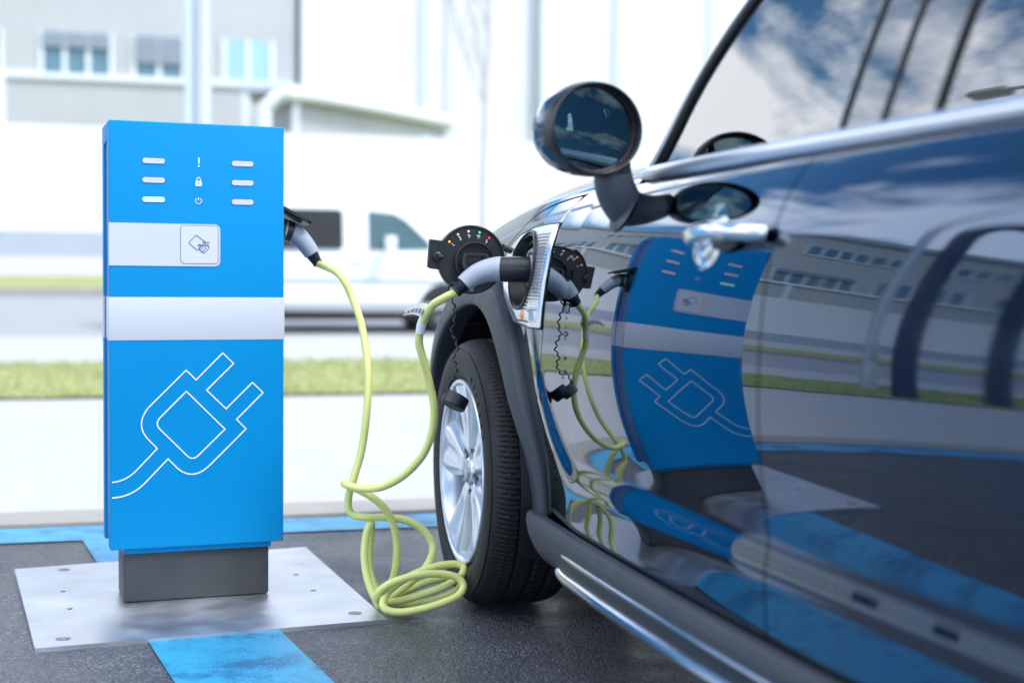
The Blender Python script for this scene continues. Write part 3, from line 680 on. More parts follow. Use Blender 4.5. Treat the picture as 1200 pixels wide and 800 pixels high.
# wheels
def wheel(hx, side_sign=1, yoff=0.):
    o = bpy.data.objects.new('wheel', None); col.objects.link(o); o.parent = C; o.location = (hx, yoff, RT+.001)
    if side_sign < 0: o.rotation_euler = (0,0,pi)
    return o
RT = .328
def tyre_mesh():
    # axial coordinate y: 0 outer face .. .215 inner
    base = [(.226,.020),(.230,.010),(.236,.004),(.250,-.001),(.268,-.004),(.285,-.003),(.300,.001),(.310,.007),(.318,.016),(.3235,.028),(.3265,.040)]
    base += [(.328,.055+.0145*i) for i in range(9)]+[(.327,.184),(.3235,.200),(.316,.214),(.298,.226),(.270,.228),(.230,.212)]
    prof = []
    for i in range(len(base)-1):
        (r0, a0), (r1, a1) = base[i], base[i+1]; k = 2 if r0 > .312 else 1
        for j in range(k): prof.append((r0+(r1-r0)*j/k, a0+(a1-a0)*j/k))
    prof.append(base[-1])
    NS = 84; seg = NS*10
    def fn(r, a, h):
        if r > .3165:
            ph = (a/(2*pi)*NS + (.9 if h < .10 else -.9)*(h-.1)*6) % 1
            g = 0
            if ph < .11 or (.5 < ph < .56 and (h < .06 or .08 < h < .12 or h > .16)): g = .0036
            for gc in (.068, .113, .158):
                if abs(h-gc) < .0045: g = .0065
            if h < .058 and ph > .16 and int(a/(2*pi)*NS) % 2 == 0 and .5 < ph < .6: g = .003
            r -= g*min(1, (r-.3165)/.004)
        elif .30 < r < .312 and False: pass
        return (r*cos(a), h, r*sin(a))
    mb = MB(); mb.lathe(prof, seg, fn)
    for rr in (.240, .304):
        mb.tube([(rr*cos(2*pi*i/120), (.0025 if rr < .3 else .0020), rr*sin(2*pi*i/120)) for i in range(120)], .0016, 6, closed=True)
    # raised size marks on the sidewall
    for k in range(60):
        if k % 20 in (0,1,2,3,4,5,6):
            a = 2*pi*k/60+.3; 
            for dr_ in (0,):
                mb.tube([(.262*cos(a), -.0035, .262*sin(a)), (.276*cos(a+.01), -.0045, .276*sin(a+.01))], .0018, 5)
    me = mb.mesh('tyre'); me.materials.append(RUBBER); me.shade_smooth(); me.set_sharp_from_angle(angle=radians(40)); return me
TYRE = tyre_mesh()
def rim_mesh():
    mb = MB()
    mb.lathe([(.2285,.012),(.2295,.005),(.227,.001),(.222,.001),(.217,.005),(.212,.016),(.208,.04),(.205,.12),(.212,.185),(.222,.195)], 120, lambda r, a, h: (r*cos(a), h, r*sin(a)))
    mb.lathe([(.0001,.020),(.030,.020),(.034,.024),(.036,.030),(.056,.028),(.066,.034),(.070,.050),(.070,.12)], 60, lambda r, a, h: (r*cos(a), h, r*sin(a)))
    # five broad twin-lobed spokes
    for k in range(5):
        a0 = radians(90+72*k)
        hwf = spline([.040,.06,.09,.12,.155,.19,.217], [.028,.031,.039,.052,.065,.074,.080])
        hf = spline([.040,.06,.09,.12,.155,.19,.217], [.028,.022,.020,.018,.014,.009,.006])
        def fn(u, v):
            r = .040+.177*u; t = 2*v-1; hw = hwf(r); x = hw*t
            g = .5+.5*min(1, (r-.040)/.08)
            groove = .007*math.exp(-(t/.26)**2)*min(1, max(0, (r-.080)/.045))
            edge = .024*(max(0, abs(t)-.60)/.40)**1.6
            return (r*cos(a0)-x*sin(a0)/(1)*1, hf(r)+groove+edge*g, r*sin(a0)+x*cos(a0))
        mb.grid(30, 31, fn)
        # underside flanks
        for sg in (0, 1):
            mb.grid(30, 4, lambda u, v: (lambda p: (p[0]*(1), p[1]+.045*v, p[2]))(fn(u, sg)))
    me = mb.mesh('rim')
    import bmesh
    bm = bmesh.new(); bm.from_mesh(me); bmesh.ops.remove_doubles(bm, verts=bm.verts, dist=1e-5); bmesh.ops.recalc_face_normals(bm, faces=bm.faces); bm.to_mesh(me); bm.free()
    me.materials.append(SATIN); me.shade_smooth(); me.set_sharp_from_angle(angle=radians(50)); return me
RIM = rim_mesh()
LUGS = []
for k in range(5):
    mbh = MB(); a = radians(90+36+72*k); cx_, cz_ = .055*cos(a), .055*sin(a)
    mbh.lathe([(.0125,.024),(.0105,.0275),(.0100,.040),(.0001,.040)], 18, lambda r, b, h: (cx_+r*cos(b), h, cz_+r*sin(b)))
    LUG = mbh.mesh('wheel_bolt'); LUG.materials.append(STEELD); LUGS.append(LUG)
mbh = MB(); mbh.lathe([(.0275,.021),(.0270,.0175),(.024,.016),(.0001,.0150)], 32, lambda r, b, h: (r*cos(b), h, r*sin(b))); CAPM = mbh.mesh('hub_cap'); CAPM.materials.append(mat('hub_cap', (.45, .42, .42), .2, .8)); CAPM.shade_smooth()
mbh = MB(); mbh.lathe([(.0001,.075),(.075,.075),(.08,.09),(.165,.092),(.168,.10),(.165,.11),(.08,.112)], 60, lambda r, b, h: (r*cos(b), h, r*sin(b)))
DISC = mbh.mesh('brake_disc'); DISC.materials.append(STEELD)
for hx, sg, yo in ((HX, 1, -.017), (HX2, 1, -.005), (HX, -1, 1.777), (HX2, -1, 1.765)):
    w = wheel(hx, sg, yo)
    if hx == HX and sg == 1: w.rotation_euler = (0, radians(-7), 0)
    t = bpy.data.objects.new('tyre', TYRE); r = bpy.data.objects.new('rim', RIM); c_ = bpy.data.objects.new('hub_cap', CAPM); d_ = bpy.data.objects.new('brake_disc', DISC)
    for k in [t, r, c_, d_]+[bpy.data.objects.new('wheel_bolt', q_) for q_ in LUGS]: col.objects.link(k); k.parent = w
# charging-side trim (chrome side scuttle) with port
TP = [(.640,.925),(.646,.873),(.640,.80),(.634,.74),(.632,.702),(.55,.702),(.406,.711),(.346,.738),(.296,.768),(.262,.815),(.260,.850),(.285,.882),(.340,.908),(.44,.922),(.55,.925)]
PC = (.445, .827); EX = 1.15
def ray_poly(a, poly, c):
    dx, dz = cos(a), sin(a); best = 9
    n = len(poly)
    for i in range(n):
        x0, z0 = poly[i]; x1, z1 = poly[(i+1) % n]; ex, ez = x1-x0, z1-z0; den = dx*ez-dz*ex
        if abs(den) < 1e-9: continue
        t = ((x0-c[0])*ez-(z0-c[1])*ex)/den; k = ((x0-c[0])*dz-(z0-c[1])*dx)/den
        if t > 0 and -1e-6 <= k <= 1+1e-6: best = min(best, t)
    return best
RP = .086
def trimf(u, v):
    a = 2*pi*u; ro = ray_poly(a, TP, PC); ri = RP; rx = ri/sqrt((cos(a)/EX)**2+sin(a)**2); ri = min(rx, ro-.004); r = ri+(ro-ri)*v; s = PC[0]+r*cos(a); z = PC[1]+r*sin(a)
    dd = .0035
    edge = min(v*(ro-ri), (1-v)*(ro-ri))
    if (1-v)*(ro-ri) < .004 and v > .5: dd = .0025*((1-v)*(ro-ri)/.004)**.5+.001
    return cl(s, side(s, z)+dd, z)
mb = MB(); mb.grid(240, 30, trimf, cu=True); TRIMC = mat('trim_silver', (.86,.87,.92), .2, .75, coat=.6, noise=.03, nscale=30)
trim = mb.build('charging_port_trim', TRIMC, C, angle=25)
# horizontal ribs behind the port
mb = MB()
for k in range(23):
    z = .746+.0072*k
    h = EX*sqrt(max(0, .090**2-(z-PC[1])**2)); s0 = PC[0]+h
    s1 = spline([.70,.74,.80,.873,.925], [.632,.634,.640,.646,.640])(z)-.034
    if s1-s0 < .006: continue
    mb.tube([cl(s0+(s1-s0)*i/6, side(s0+(s1-s0)*i/6, z)+.0042, z) for i in range(7)], .0021, 6)
mb.build('rib_grille', mat('rib_metal', (.8, .82, .88), .22, .8), trim)
# opening for the port in the fender
import bmesh as _bm
b_ = _bm.new(); b_.from_mesh(fd_.data)
_bm.ops.delete(b_, geom=[f for f in b_.faces if hypot((f.calc_center_median().x-PC[0])/EX, f.calc_center_median().z-PC[1]) < .080], context='FACES'); b_.to_mesh(fd_.data); b_.free()
# raised chrome frame on the rear edge
frame = [(.50,.925),(.60,.927),(.630,.924),(.634,.905),(.636,.873),(.631,.80),(.625,.74),(.622,.715),(.612,.706),(.55,.703),(.42,.711),(.375,.725)]
TPC = TP+[TP[0]]
mb = MB(); mb.tube([cl(s, side(s, z)+.0012, z) for s, z in TP], .0022, 8, closed=True); mb.build('trim_gasket', BLACK, trim)
mb = MB(); mb.grid(40, 4, lambda u, v: (lambda z: (lambda s: cl(s, side(s, z)+.0040+.0035*sin(pi*v), z))(spline([.70,.74,.80,.873,.925], [.630,.632,.638,.644,.640])(z)-.028+.024*v))(.712+.205*u)); mb.build('trim_band', TRIMC, trim)
# indicator lamp
mb = MB(); mb.grid(20, 12, lambda u, v: (lambda s, z: cl(s, side(s, z)+.0040+.004*min(1, 5*min(u, 1-u, v, 1-v)), z))((.43-.07*v)+(.60-(.43-.07*v))*u, .713+.030*v)); ind = mb.build('side_indicator', LENS, trim)
mb = MB(); mb.lathe([(.0001,.004),(.010,.003),(.013,0)], 20, lambda r, a, h: cl(.50+r*cos(a), side(.50, .728)+.008+h, .728+r*sin(a)*.8)); mb.build('lamp_bulb', LAMP, ind)
# port well
PS, PZ = PC
pw = side(PS, PZ)
mb = MB()
mb.lathe([(.089,.006),(.088,.0095),(.084,.010),(.080,.006),(.077,-.012),(.070,-.030),(.066,-.032),(.065,-.020),(.061,-.018),(.058,-.020),(.056,-.036),(.0001,-.040)], 72, lambda r, a, h: cl(PS+EX*r*cos(a), pw+h+(side(PS+EX*r*cos(a), PZ+r*sin(a))-pw if r > .0775 else 0), PZ+r*sin(a)))
port = mb.build('charging_port', BLACK, C, angle=30)
mb = MB(); mb.lathe([(.050,-.034),(.049,-.020),(.045,-.014),(.040,-.014),(.038,-.030)], 48, lambda r, a, h: cl(PS+r*cos(a), pw+h, PZ+r*sin(a))); mb.build('port_collar', GREYP, port)
# flap: disc facing backwards, hinged at the front edge of the port
FC = (.330, .053, .850)  # s, w, z centre
flap = MB()
ear = []
R1 = .079
outl = []
for i in range(72):
    a = 2*pi*i/72; outl.append((R1*cos(a), R1*sin(a)))
# ear on the outboard side
def in_ear(a): return abs(((a-radians(173)+pi) % (2*pi))-pi) < radians(24)
outl2 = []
for i in range(144):
    a = 2*pi*i/144; r = R1
    if in_ear(a):
        r = min(.100/max(.2, abs(cos(a-radians(176)))), .106); d = radians(24)-abs(((a-radians(173)+pi) % (2*pi))-pi); r = R1+(r-R1)*min(1, d/radians(6))
    outl2.append((r*cos(a), r*sin(a)))
def ff(x, z, d):  # x: towards car body (image right); d: towards the viewer
    return cl(FC[0]+d, FC[1]-x, FC[2]+z)
flap.prism(outl2, lambda p, d: ff(p[0], p[1], d), -.012, 0)
fo = flap.build('charging_flap', BLACK, C, angle=30)
mb = MB(); mb.lathe([(.079,-.001),(.0788,.0035),(.0765,.0045),(.0755,.002),(.0755,-.001)], 90, lambda r, a, h: ff(r*cos(a), r*sin(a), h)); mb.build('rim_edge', BLACK, fo)
fcx, fcz = .006, -.006
mb = MB(); mb.lathe([(.047,-.001),(.047,.010),(.0455,.012),(.043,.012),(.042,.003),(.036,.002)], 60, lambda r, a, h: ff(fcx+r*cos(a), fcz+r*sin(a), h)); mb.build('seal_ring', BLACK, fo)
# plug-shaped boss (flattened circle) with rim
def boss(k, a):
    x = .033*k*cos(a); z = .033*k*sin(a); z = min(z, .020*k+0); return (fcx+x, fcz+z)
mb = MB(); prof = [(1.0,.001),(1.0,.018),(.95,.021),(.82,.021),(.78,.017),(.76,.014),(.66,.014),(.62,.010),(.60,.004),(.0,.004)]
mb.grid(60, len(prof), lambda u, v: (lambda k: ff(*boss(prof[k][0], 2*pi*u), prof[k][1]))(round(v*(len(prof)-1))), cu=True); mb.build('plug_cover', mat('satin_black', (.03, .032, .04), .25), fo, angle=30)
mb = MB(); mb.lathe([(.012,-.001),(.011,.006),(.006,.008),(.004,.006),(.0001,.005)], 20, lambda r, a, h: ff(-.080+r*cos(a), .006+r*sin(a)*1.0, h)); mb.tube([ff(-.080,.006,.004), ff(-.066,.005,.012)], .004, 10); mb.build('latch', BLACK, fo)
cols = [(1,.45,.1),(1,.45,.1),(.9,.55,.3),(.05,.8,.3),(1,.03,.08)]
for i, c_ in enumerate(cols):
    a = radians(141-22.5*i); r = .0665; cx_, cz_ = r*cos(a)+.0, r*sin(a)-.002
    mb = MB(); mb.lathe([(.0028,0),(.0026,.0012),(.0001,.0016)], 14, lambda r_, b, h: ff(cx_+r_*cos(b), cz_+r_*sin(b), h+.0002)); mb.build('indicator_dot', mat('dot_%s' % ['amber','amber2','sand','green','red'][i], c_, .3, emit=c_, estr=.6), fo)
    mb = MB(); r2 = .0575; tx, tz = -sin(a), cos(a); bx, bz = r2*cos(a), r2*sin(a)-.002
    pat = [[(-.0012,0),(.0012,.001)], [(-.0015,.0022),(.0015,.0022),(0,-.002)], [(-.003,0),(-.001,.001),(.001,-.001),(.003,0)], [(-.0028,-.0012),(-.0028,.0012),(.0028,.0012),(.0028,-.0012)], [(-.002,.002),(.002,-.002)]][i]
    ribbon(mb, [(bx+p[0]*-tx*1+cos(a)*p[1]*1.3, bz+p[0]*-tz+sin(a)*p[1]*1.3) for p in pat], .0016, lambda x, z, d: ff(x, z, d+.0003), .0004)
    ribbon(mb, [(bx*1.02+cos(a)*-.0045+(-tx)*-.0015, bz+sin(a)*-.0045+(-tz)*-.0015), (bx+cos(a)*-.0045+(-tx)*.0025, bz+sin(a)*-.0045+(-tz)*.0025)], .0012, lambda x, z, d: ff(x, z, d+.0003), .0004)
    mb.build('symbol', LINE, fo, smooth=False)
mb = MB()
for i in range(6):
    a = radians(141-22.5*i+11.25); ribbon(mb, [(.053*cos(a), .053*sin(a)-.002), (.071*cos(a), .071*sin(a)-.002)], .0008, lambda x, z, d: ff(x, z, d+.0001), .0004)
mb.build('divider_lines', mat('divider', (.04, .06, .12), .5), fo, smooth=False)
mb = MB(); mb.tube([ff(.074, .03, -.006), cl(.315, side(.315, .87)+.006, .872)], .008, 8); mb.build('hinge', BLACK, fo); mb = MB(); mb.tube([ff(.074, -.03, -.006), cl(.315, side(.315, .81)+.006, .81)], .008, 8); mb.build('hinge', BLACK, fo)
# door mirror
MC = Vector(cl(1.085, .024, 1.072))
mir = bpy.data.objects.new('door_mirror', None); col.objects.link(mir); mir.parent = fdoor
# frame of the mirror: n faces rearwards (local +x) slightly towards the car, axis e_h horizontal, e_v vertical
mn = Vector((.955, .19, -.03)).normalized(); eh = Vector((0,0,1)).cross(mn).normalized(); ev = mn.cross(eh)
def mp(h, v, d): return tuple(MC+eh*h+ev*v+mn*d)
def egg(a, k=1.0): return (.093*k*cos(a), (.084*k if sin(a) > 0 else .081*k)*sin(a))
mb = MB(); prof = [(1.0,.018),(.992,.025),(.965,.029),(.935,.027),(.915,.020),(.905,.008)]
mb.grid(72, len(prof), lambda u, v: (lambda k: mp(*egg(2*pi*u, prof[k][0]), prof[k][1]))(round(v*(len(prof)-1))), cu=True)
BEZ = mat('bezel_black', (.010,.012,.018), .36, coat=.1, noise=.1, nscale=30)
mb.build('mirror_bezel', BEZ, fdoor, angle=50)
mb = MB(); prof = [(1.0,.018),(1.015,.010),(1.02,-.004)]
mb.grid(72, len(prof), lambda u, v: (lambda k: mp(*egg(2*pi*u, prof[k][0]), prof[k][1]))(round(v*(len(prof)-1))), cu=True)
prof = [(.985,-.004),(1.0,-.012),(.99,-.035),(.94,-.058),(.84,-.078),(.66,-.094),(.40,-.104),(.0,-.107)]
mb.build('mirror_ring', BEZ, fdoor, angle=50)
mb = MB(); mb.grid(72, len(prof), lambda u, v: (lambda k: mp(*egg(2*pi*u, prof[k][0]), prof[k][1]))(round(v*(len(prof)-1))), cu=True); mb.build('mirror_housing', PAINT, fdoor, angle=60)
mb = MB(); mb.grid(60, 8, lambda u, v: mp(*egg(2*pi*u, .905*(1-v)), .010+.004*(1-(1-v)**2)), cu=True); mb.build('mirror_glass', MIRROR, fdoor)
mb = MB(); mb.tube([mp(*egg(2*pi*i/60, .903), .0105) for i in range(60)], .0022, 6, closed=True); mb.build('glass_edge', mat('red_edge', (.05, .012, .018), .4), fdoor)
bpy.data.objects.remove(mir)
sk = [cl(1.052, -.030, 1.015), cl(1.051, -.031, .998), cl(1.049, -.035, .978), cl(1.044, -.045, .958), cl(1.037, -.060, .940), cl(1.030, -.078, .925), cl(1.024, -.10, .910)]
mb = MB(); sp2 = smooth_path(sk, 6); mb.tube(sp2, [.0325+.005*sin(pi*i/(len(sp2)-1)) for i in range(len(sp2))], 28, flat=.92); mb.build('mirror_stalk', TRIMG, fdoor, angle=50)
mb = MB(); mb.tube([cl(1.052, -.028, 1.017), cl(1.052, -.029, .998)], .0345, 28); mb.build('stalk_collar', BLACK, fdoor, angle=50)
mb = MB(); mb.grid(32, 8, lambda u, v: (lambda s, z: cl(s, side(s, z)+.003+.012*(1-v**2), z))(1.032+.052*v*cos(2*pi*u), .930+.034*v*sin(2*pi*u)), cu=True); mb.build('mirror_foot', TRIMG, fdoor, angle=60)
# door handle
hs0, hs1, hz = 1.460, 1.668, .878
def hp(s, d, z): return cl(s, side((hs0+hs1)/2, hz)+d, z)
hpath = [hp(hs0-.012, .000, hz-.006), hp(hs0-.004, .016, hz-.005), hp(hs0+.012, .029, hz-.003), hp(hs0+.04, .038, hz), hp(hs0+.09, .042, hz+.002), hp(hs0+.14, .041, hz+.002), hp(hs1-.03, .035, hz), hp(hs1-.006, .022, hz-.002), hp(hs1+.004, .004, hz-.003)]
sp = smooth_path(hpath, 8); n = len(sp)
mb = MB(); mb.tube(sp, [.0135+.0035*math.exp(-((i/(n-1)-.14)/.08)**2)+.0015*sin(pi*i/(n-1)) for i in range(n)], 24, flat=.95); hd = mb.build('handle', CHROME, fdoor, angle=60)
mb = MB(); mb.grid(48, 14, lambda u, v: (lambda s, z: cl(s, side(s, z)+.0012+.009*sin(pi*v)**2*(.25 if sin(2*pi*u) > 0 else 1), z))(1.475+.055*v*cos(2*pi*u), hz-.002+.050*v*sin(2*pi*u)), cu=True); mb.build('handle_reflection', CHROME, fdoor)  # chrome oval modelled in the shape of the handle's reflection in the door
mb = MB(); mb.grid(40, 6, lambda u, v: (lambda s, z: cl(s, side(s, z)+.0115-.004*v, z))(1.545+.048*v*cos(2*pi*u), hz-.014+.012*v*sin(2*pi*u)), cu=True); mb.build('handle_recess', BLACK, fdoor)

# ------------------------------------------------------------------ charging cable
cab = empty('charging_cable', at(490, 700, 3.40, 0), 0, 'yellow charging cable looping from the blue station to the car, coiled beside the front wheel', 'cable')
ci = Vector(cab.location)
def lc(p): return Vector(p)-ci
zm = .0105
# plug at the car
pb = pw
PL = [(.442, -.074, .828), (.436, -.040, .828), (.424, -.005, .828), (.412, .022, .827), (.404, .048, .820), (.399, .068, .809), (.397, .084, .797), (.396, .106, .775)]
pth_ = smooth_path(PL, 8)
PBK = mat('plug_black', (.02, .021, .026), .32, noise=.2, nscale=40, bump=.05, bscale=500)
mb = MB(); q_ = pth_[0:22]; mb.tube([lc(cw(*p)) for p in q_], [.0275+.0015*sin(pi*i/(len(q_)-1)) for i in range(len(q_))], 32); plg = mb.build('plug', PBK, cab)
mb = MB(); q_ = pth_[18:50]; mb.tube([lc(cw(*p)) for p in q_], [min(.0282, .0272+.0008*i)-max(0, i-3)*.00030 for i in range(len(q_))], 32); mb.build('grip', GREYP, plg)
mb = MB(); mb.tube([lc(cw(.442, -.072, .828)), lc(cw(.442, -.060, .828)), lc(cw(.441, -.054, .828))], [.034,.035,.032], 36); mb.build('plug_collar', GREYP, plg)
def boot(p0, p1, parent):
    mb = MB(); d = p1-p0; pts = []; rs = []
    for i in range(43):
        t = i/42; pts.append(p0+d*t); r = .0190-.0060*t
        if .2 < t < .85 and (t*9) % 1 < .42: r -= .0024
        rs.append(r)
    mb.tube(pts, rs, 28); return mb.build('cable_boot', BLACK, parent, angle=25)
bt0 = lc(cw(*PL[5])); bt1 = lc(cw(*PL[7])); boot(bt0+(bt1-bt0)*.25, bt1, plg)
# tab under the grip
mb = MB(); q = cw(*PL[5]); mb.tube([lc(q)+Vector((0,0,-.006)), lc(cw(PL[5][0], PL[5][1]+.004, PL[5][2]-.030))], [.011,.006], 12); mb.build('grip_tab', GREYP, plg)
# plug at the station
def sw(x, y, z): return SP+su*x+sn*y+Vector((0,0,z))
zc_ = zs_-.012
SPn = [(W_-.0, .10, zc_), (W_+.02, .10, zc_), (W_+.040, .10, zc_-.006), (W_+.060, .10, zc_-.020), (W_+.078, .10, zc_-.040), (W_+.092, .10, zc_-.060), (W_+.103, .10, zc_-.078)]
mb = MB(); mb.tube([lc(sw(*p)) for p in smooth_path(SPn[:3], 5)], .027, 28); pl2 = mb.build('plug', MATS['plug_black'], cab)
mb = MB(); mb.tube([lc(sw(*p)) for p in smooth_path(SPn[1:6], 6)], [.0275-.0003*i for i in range(25)], 28); mb.build('grip', GREYP, pl2)
e0, e1 = lc(sw(*SPn[4])), lc(sw(*SPn[6])); boot(e0+(e1-e0)*.35, e1+(e1-e0)*.25, pl2)
E1 = e1+(e1-e0)*.2+ci
A_ = [(398,322,3.56),(413,350,3.55),(424,382,3.53),(431,430,3.50),(430,480,3.48),(424,526,3.46),(415,558,3.44),(408.5,582,3.43),(409,597,3.43),(416,604,3.43),(432,606,3.43),(455,606,3.44),(478,610,3.45),(496,621,3.46),(506,636,3.46),(506,650,3.45),(497,667,3.44),(480,683,3.43),(462,696,3.42),(447,706,3.40),
      (441,702,3.37),(444,693,3.355),(460,682,3.35),(487,674,3.36),(514,672,3.38),(535,676,3.39),(543,686,3.385),(537,697,3.37),(518,706,3.355),(490,714,3.345),(466,717,3.34),(452,713,3.34),(449,704,3.35),(458,690,3.37),(480,675,3.40),(508,664,3.43),(532,660.5,3.45),(543,664,3.45),(540,674,3.43),(522,686,3.41),(495,696,3.40),(470,703,3.40),(452,706,3.40),(444,709,3.38),(440,701,3.375),
      (434,688,3.385),(428.5,668,3.40),(427,645,3.41),(429.5,625,3.42),(434,613.5,3.43),(435.5,618,3.455),(433,640,3.47),(433,665,3.47),(440,688,3.46),(452,702,3.45),(475,708,3.44),(505,704,3.44),(532,694,3.45),(541,682,3.47),(530,676,3.49),(505,680,3.50),(478,691,3.50),(462,697,3.49),
      (457,690,3.47),(463,668,3.45),(465,640,3.44),(462,618,3.43),(454,600,3.42),(442,587,3.41),(427,577,3.405),(412,570,3.41),(403.5,566,3.42),(408,568.5,3.39),(425,572,3.37),(448,570,3.35),(474,556,3.33),(496,532,3.31),(507,503,3.30),(508.5,476,3.29),(503,447,3.28),(495,418,3.26),(491,400,3.25),(494,380,3.24),(506,359,3.215)]
Bend = cw(*PL[7])
cp_pts = [E1]+[at(x, y, Y, zm) for x, y, Y in A_]+[at(519,350,3.195), Bend, Bend+Vector((.008,-.001,.007))]
mb = MB(); mb.tube([lc(p) for p in smooth_path(cp_pts, 8)], .0093, 14); mb.build('cable_sheath', CABLE, cab)
# white wrap and paper tag near the car plug
q0, q1 = at(494, 381, 3.24), at(504, 362, 3.235)
mb = MB(); mb.tube([lc(p) for p in smooth_path([at(492.5,390,3.245), at(494,380,3.24), at(498,371,3.238), at(503,363,3.236)], 4)], .0108, 16, caps=False); mb.build('cable_wrap', PAPER, cab)
tagp = [at(500,377,3.236), at(492,371,3.22), at(483,368,3.21), at(472,370,3.20)]; tq = [at(508,361,3.236), at(499,355.5,3.22), at(488,356,3.21), at(475,364,3.20)]
mb = MB(); tp_, tq_ = smooth_path(tagp, 5), smooth_path(tq, 5); mb.grid(len(tp_), 4, lambda u, v: tuple(lc(tp_[round(u*(len(tp_)-1))]*(1-v)+tq_[round(u*(len(tp_)-1))]*v))); tg = mb.build('paper_tag', PAPER, cab)
mb = MB()
for i in range(3, 15):
    a = tp_[i]*(.80)+tq_[i]*.20; b = tp_[i]*.45+tq_[i]*.55; off = (Vector((0,0,H))-a).normalized()*.0012
    d = (tp_[min(i+1, 15)]-tp_[i])*(.30 if i % 2 else .6)
    mb.add([lc(a+off), lc(a+d+off), lc(b+d+off), lc(b+off)], [(0,1,2,3)])
mb.build('barcode', mat('barcode_ink', (.02,.02,.03), .6), tg, smooth=False)
# curly tether and protective cap
tp0 = [(531,338,3.235),(530,350,3.235),(533,362,3.235),(533,376,3.235),(529,388,3.235),(534,398,3.235),(536,410,3.235),(531,420,3.235),(535,430,3.235),(532,441,3.235),(527,449,3.235),(524,459,3.235)]
pts = smooth_path([at(*p) for p in tp0], 10); pts2 = [p+Vector((.0028*cos(i*.75), .0028*sin(i*.75), 0)) if i > 12 else p for i, p in enumerate(pts)]
mb = MB(); mb.tube([lc(p) for p in pts2], .0020, 8)
k0 = at(531,338,3.235); mb.tube([lc(k0+Vector((.012*cos(t*pi/8)*.9, -.002, .0125*sin(t*pi/8)))) for t in range(16)], .0022, 8, closed=True); mb.tube([lc(k0+Vector((0,-.014,-.002))), lc(k0+Vector((0,-.012,-.018)))], .005, 10)
tth = mb.build('cap_tether', BLACK, cab)
cc_ = at(533, 470, 3.235); ca = Vector((.42, .30, .86)).normalized(); 
x1 = ca.cross(Vector((0,1,0))).normalized(); x2 = ca.cross(x1)
mb = MB(); mb.lathe([(.0001,-.014),(.027,-.014),(.0295,-.012),(.0295,.013),(.0285,.0145),(.0265,.0145),(.0262,-.008),(.0001,-.008)], 48, lambda r, a, h: tuple(lc(cc_+x1*r*cos(a)+x2*r*sin(a)+ca*h))); mb.build('protective_cap', mat('cap_black', (.018,.019,.024), .38, noise=.2, nscale=60), cab, angle=30)
mb = MB(); ep = at(524,458,3.235); mb.tube([lc(ep+Vector((.006*cos(t*pi/6), 0, .006*sin(t*pi/6)))) for t in range(12)], .002, 6, closed=True); mb.tube([lc(ep+Vector((0,0,-.005))), lc(cc_+(ep-cc_)*.6)], .004, 8); mb.build('cap_eyelet', MATS['cap_black'], cab)

# ------------------------------------------------------------------ background
def street_empty(name, a, b, label, cat, group=None, z=None):
    return empty(name, st(a, b, TZ(b) if z is None else z), SA, label, cat, group)
# van
VA, VB = 2.8, 19.4
van = street_empty('white_van', VA, VB, 'white panel van parked across the road behind the charging station', 'van', z=0)
def vp(a, b, z): return (a-VA, b-VB, z)
prof = [(.50,.34),(.48,.60),(.50,1.0),(.56,1.6),(.66,1.88),(.85,1.96),(1.6,1.985),(2.6,1.985),(3.3,1.94),(3.65,1.84),(4.05,1.56),(4.40,1.24),(4.55,1.16),(4.90,1.02),(5.08,.86),(5.14,.60),(5.12,.36),(4.95,.30)]
sp_pts = [(p.x, p.y) for p in smooth_path([(a, z, 0) for a, z in prof], 4)]
mb = MB(); n = len(sp_pts)
lay = [(0.05,-.06),(0.012,-.018),(0,0)]
def inset(p, z_in):
    ca_, cz_ = 2.7, .9; return (p[0]+(ca_-p[0])*z_in*.5, p[1]+(cz_-p[1])*z_in)
def tum(z): return .0 if z < 1.1 else .16*(z-1.1)**1.2
rings = []
for bb, ins in ((.0,.05),(.02,.018),(.06,0),(1.74,0),(1.78,.018),(1.80,.05)):
    ring = []
    for p in sp_pts:
        q_ = inset(p, ins); b2 = bb; 
        t = tum(q_[1]); b2 = bb+t*(1-2*bb/1.8); ring.append(vp(q_[0], VB+b2, q_[1]))
    rings.append(ring)
vs = [p for r in rings for p in r]; fs = []
for i in range(len(rings)-1):
    for k in range(n): fs.append((i*n+k, i*n+(k+1) % n, (i+1)*n+(k+1) % n, (i+1)*n+k))
mb.add(vs, fs)
def side_fill(ring, flip):
    # strips in z between bottom and outline
    zs2 = sorted(set([p[2] for p in ring]))
    mb.add(ring, [tuple(range(n))])
side_fill(rings[0], False); side_fill(rings[-1], True)
vb = mb.build('body', VANW, van, angle=40)
def vside(a, z, d=.0): return vp(a, VB-d+tum(z)+.0, z)
VGL = mat('van_dark_glass', (.012, .016, .018), .12, ior=1.35, noise=.3, nscale=2)
def vwin(poly, name, parent=van, d=.006, m_=VGL):
    mb = MB(); mb.prism(poly, lambda p, dd: vside(p[0], p[1], dd), -.02, d); return mb.build(name, m_, parent, smooth=False)
vwin([(1.90,1.18),(2.98,1.18),(3.01,1.22),(3.01,1.68),(2.97,1.72),(1.93,1.72),(1.90,1.68)], 'window')
w2 = vwin([(3.36,1.18),(4.20,1.18),(4.24,1.22),(4.20,1.30),(3.88,1.60),(3.72,1.68),(3.36,1.71)], 'window', d=.006, m_=mat('van_glass', (.05, .11, .13), .08, ior=1.4, noise=.6, nscale=3))
mb = MB(); mb.prism([(3.30,1.14),(3.36,1.14),(3.36,1.76),(3.30,1.76)], lambda p, d: vside(p[0], p[1], d), -.01, .004); mb.build('door_frame', FRAMEW, van)
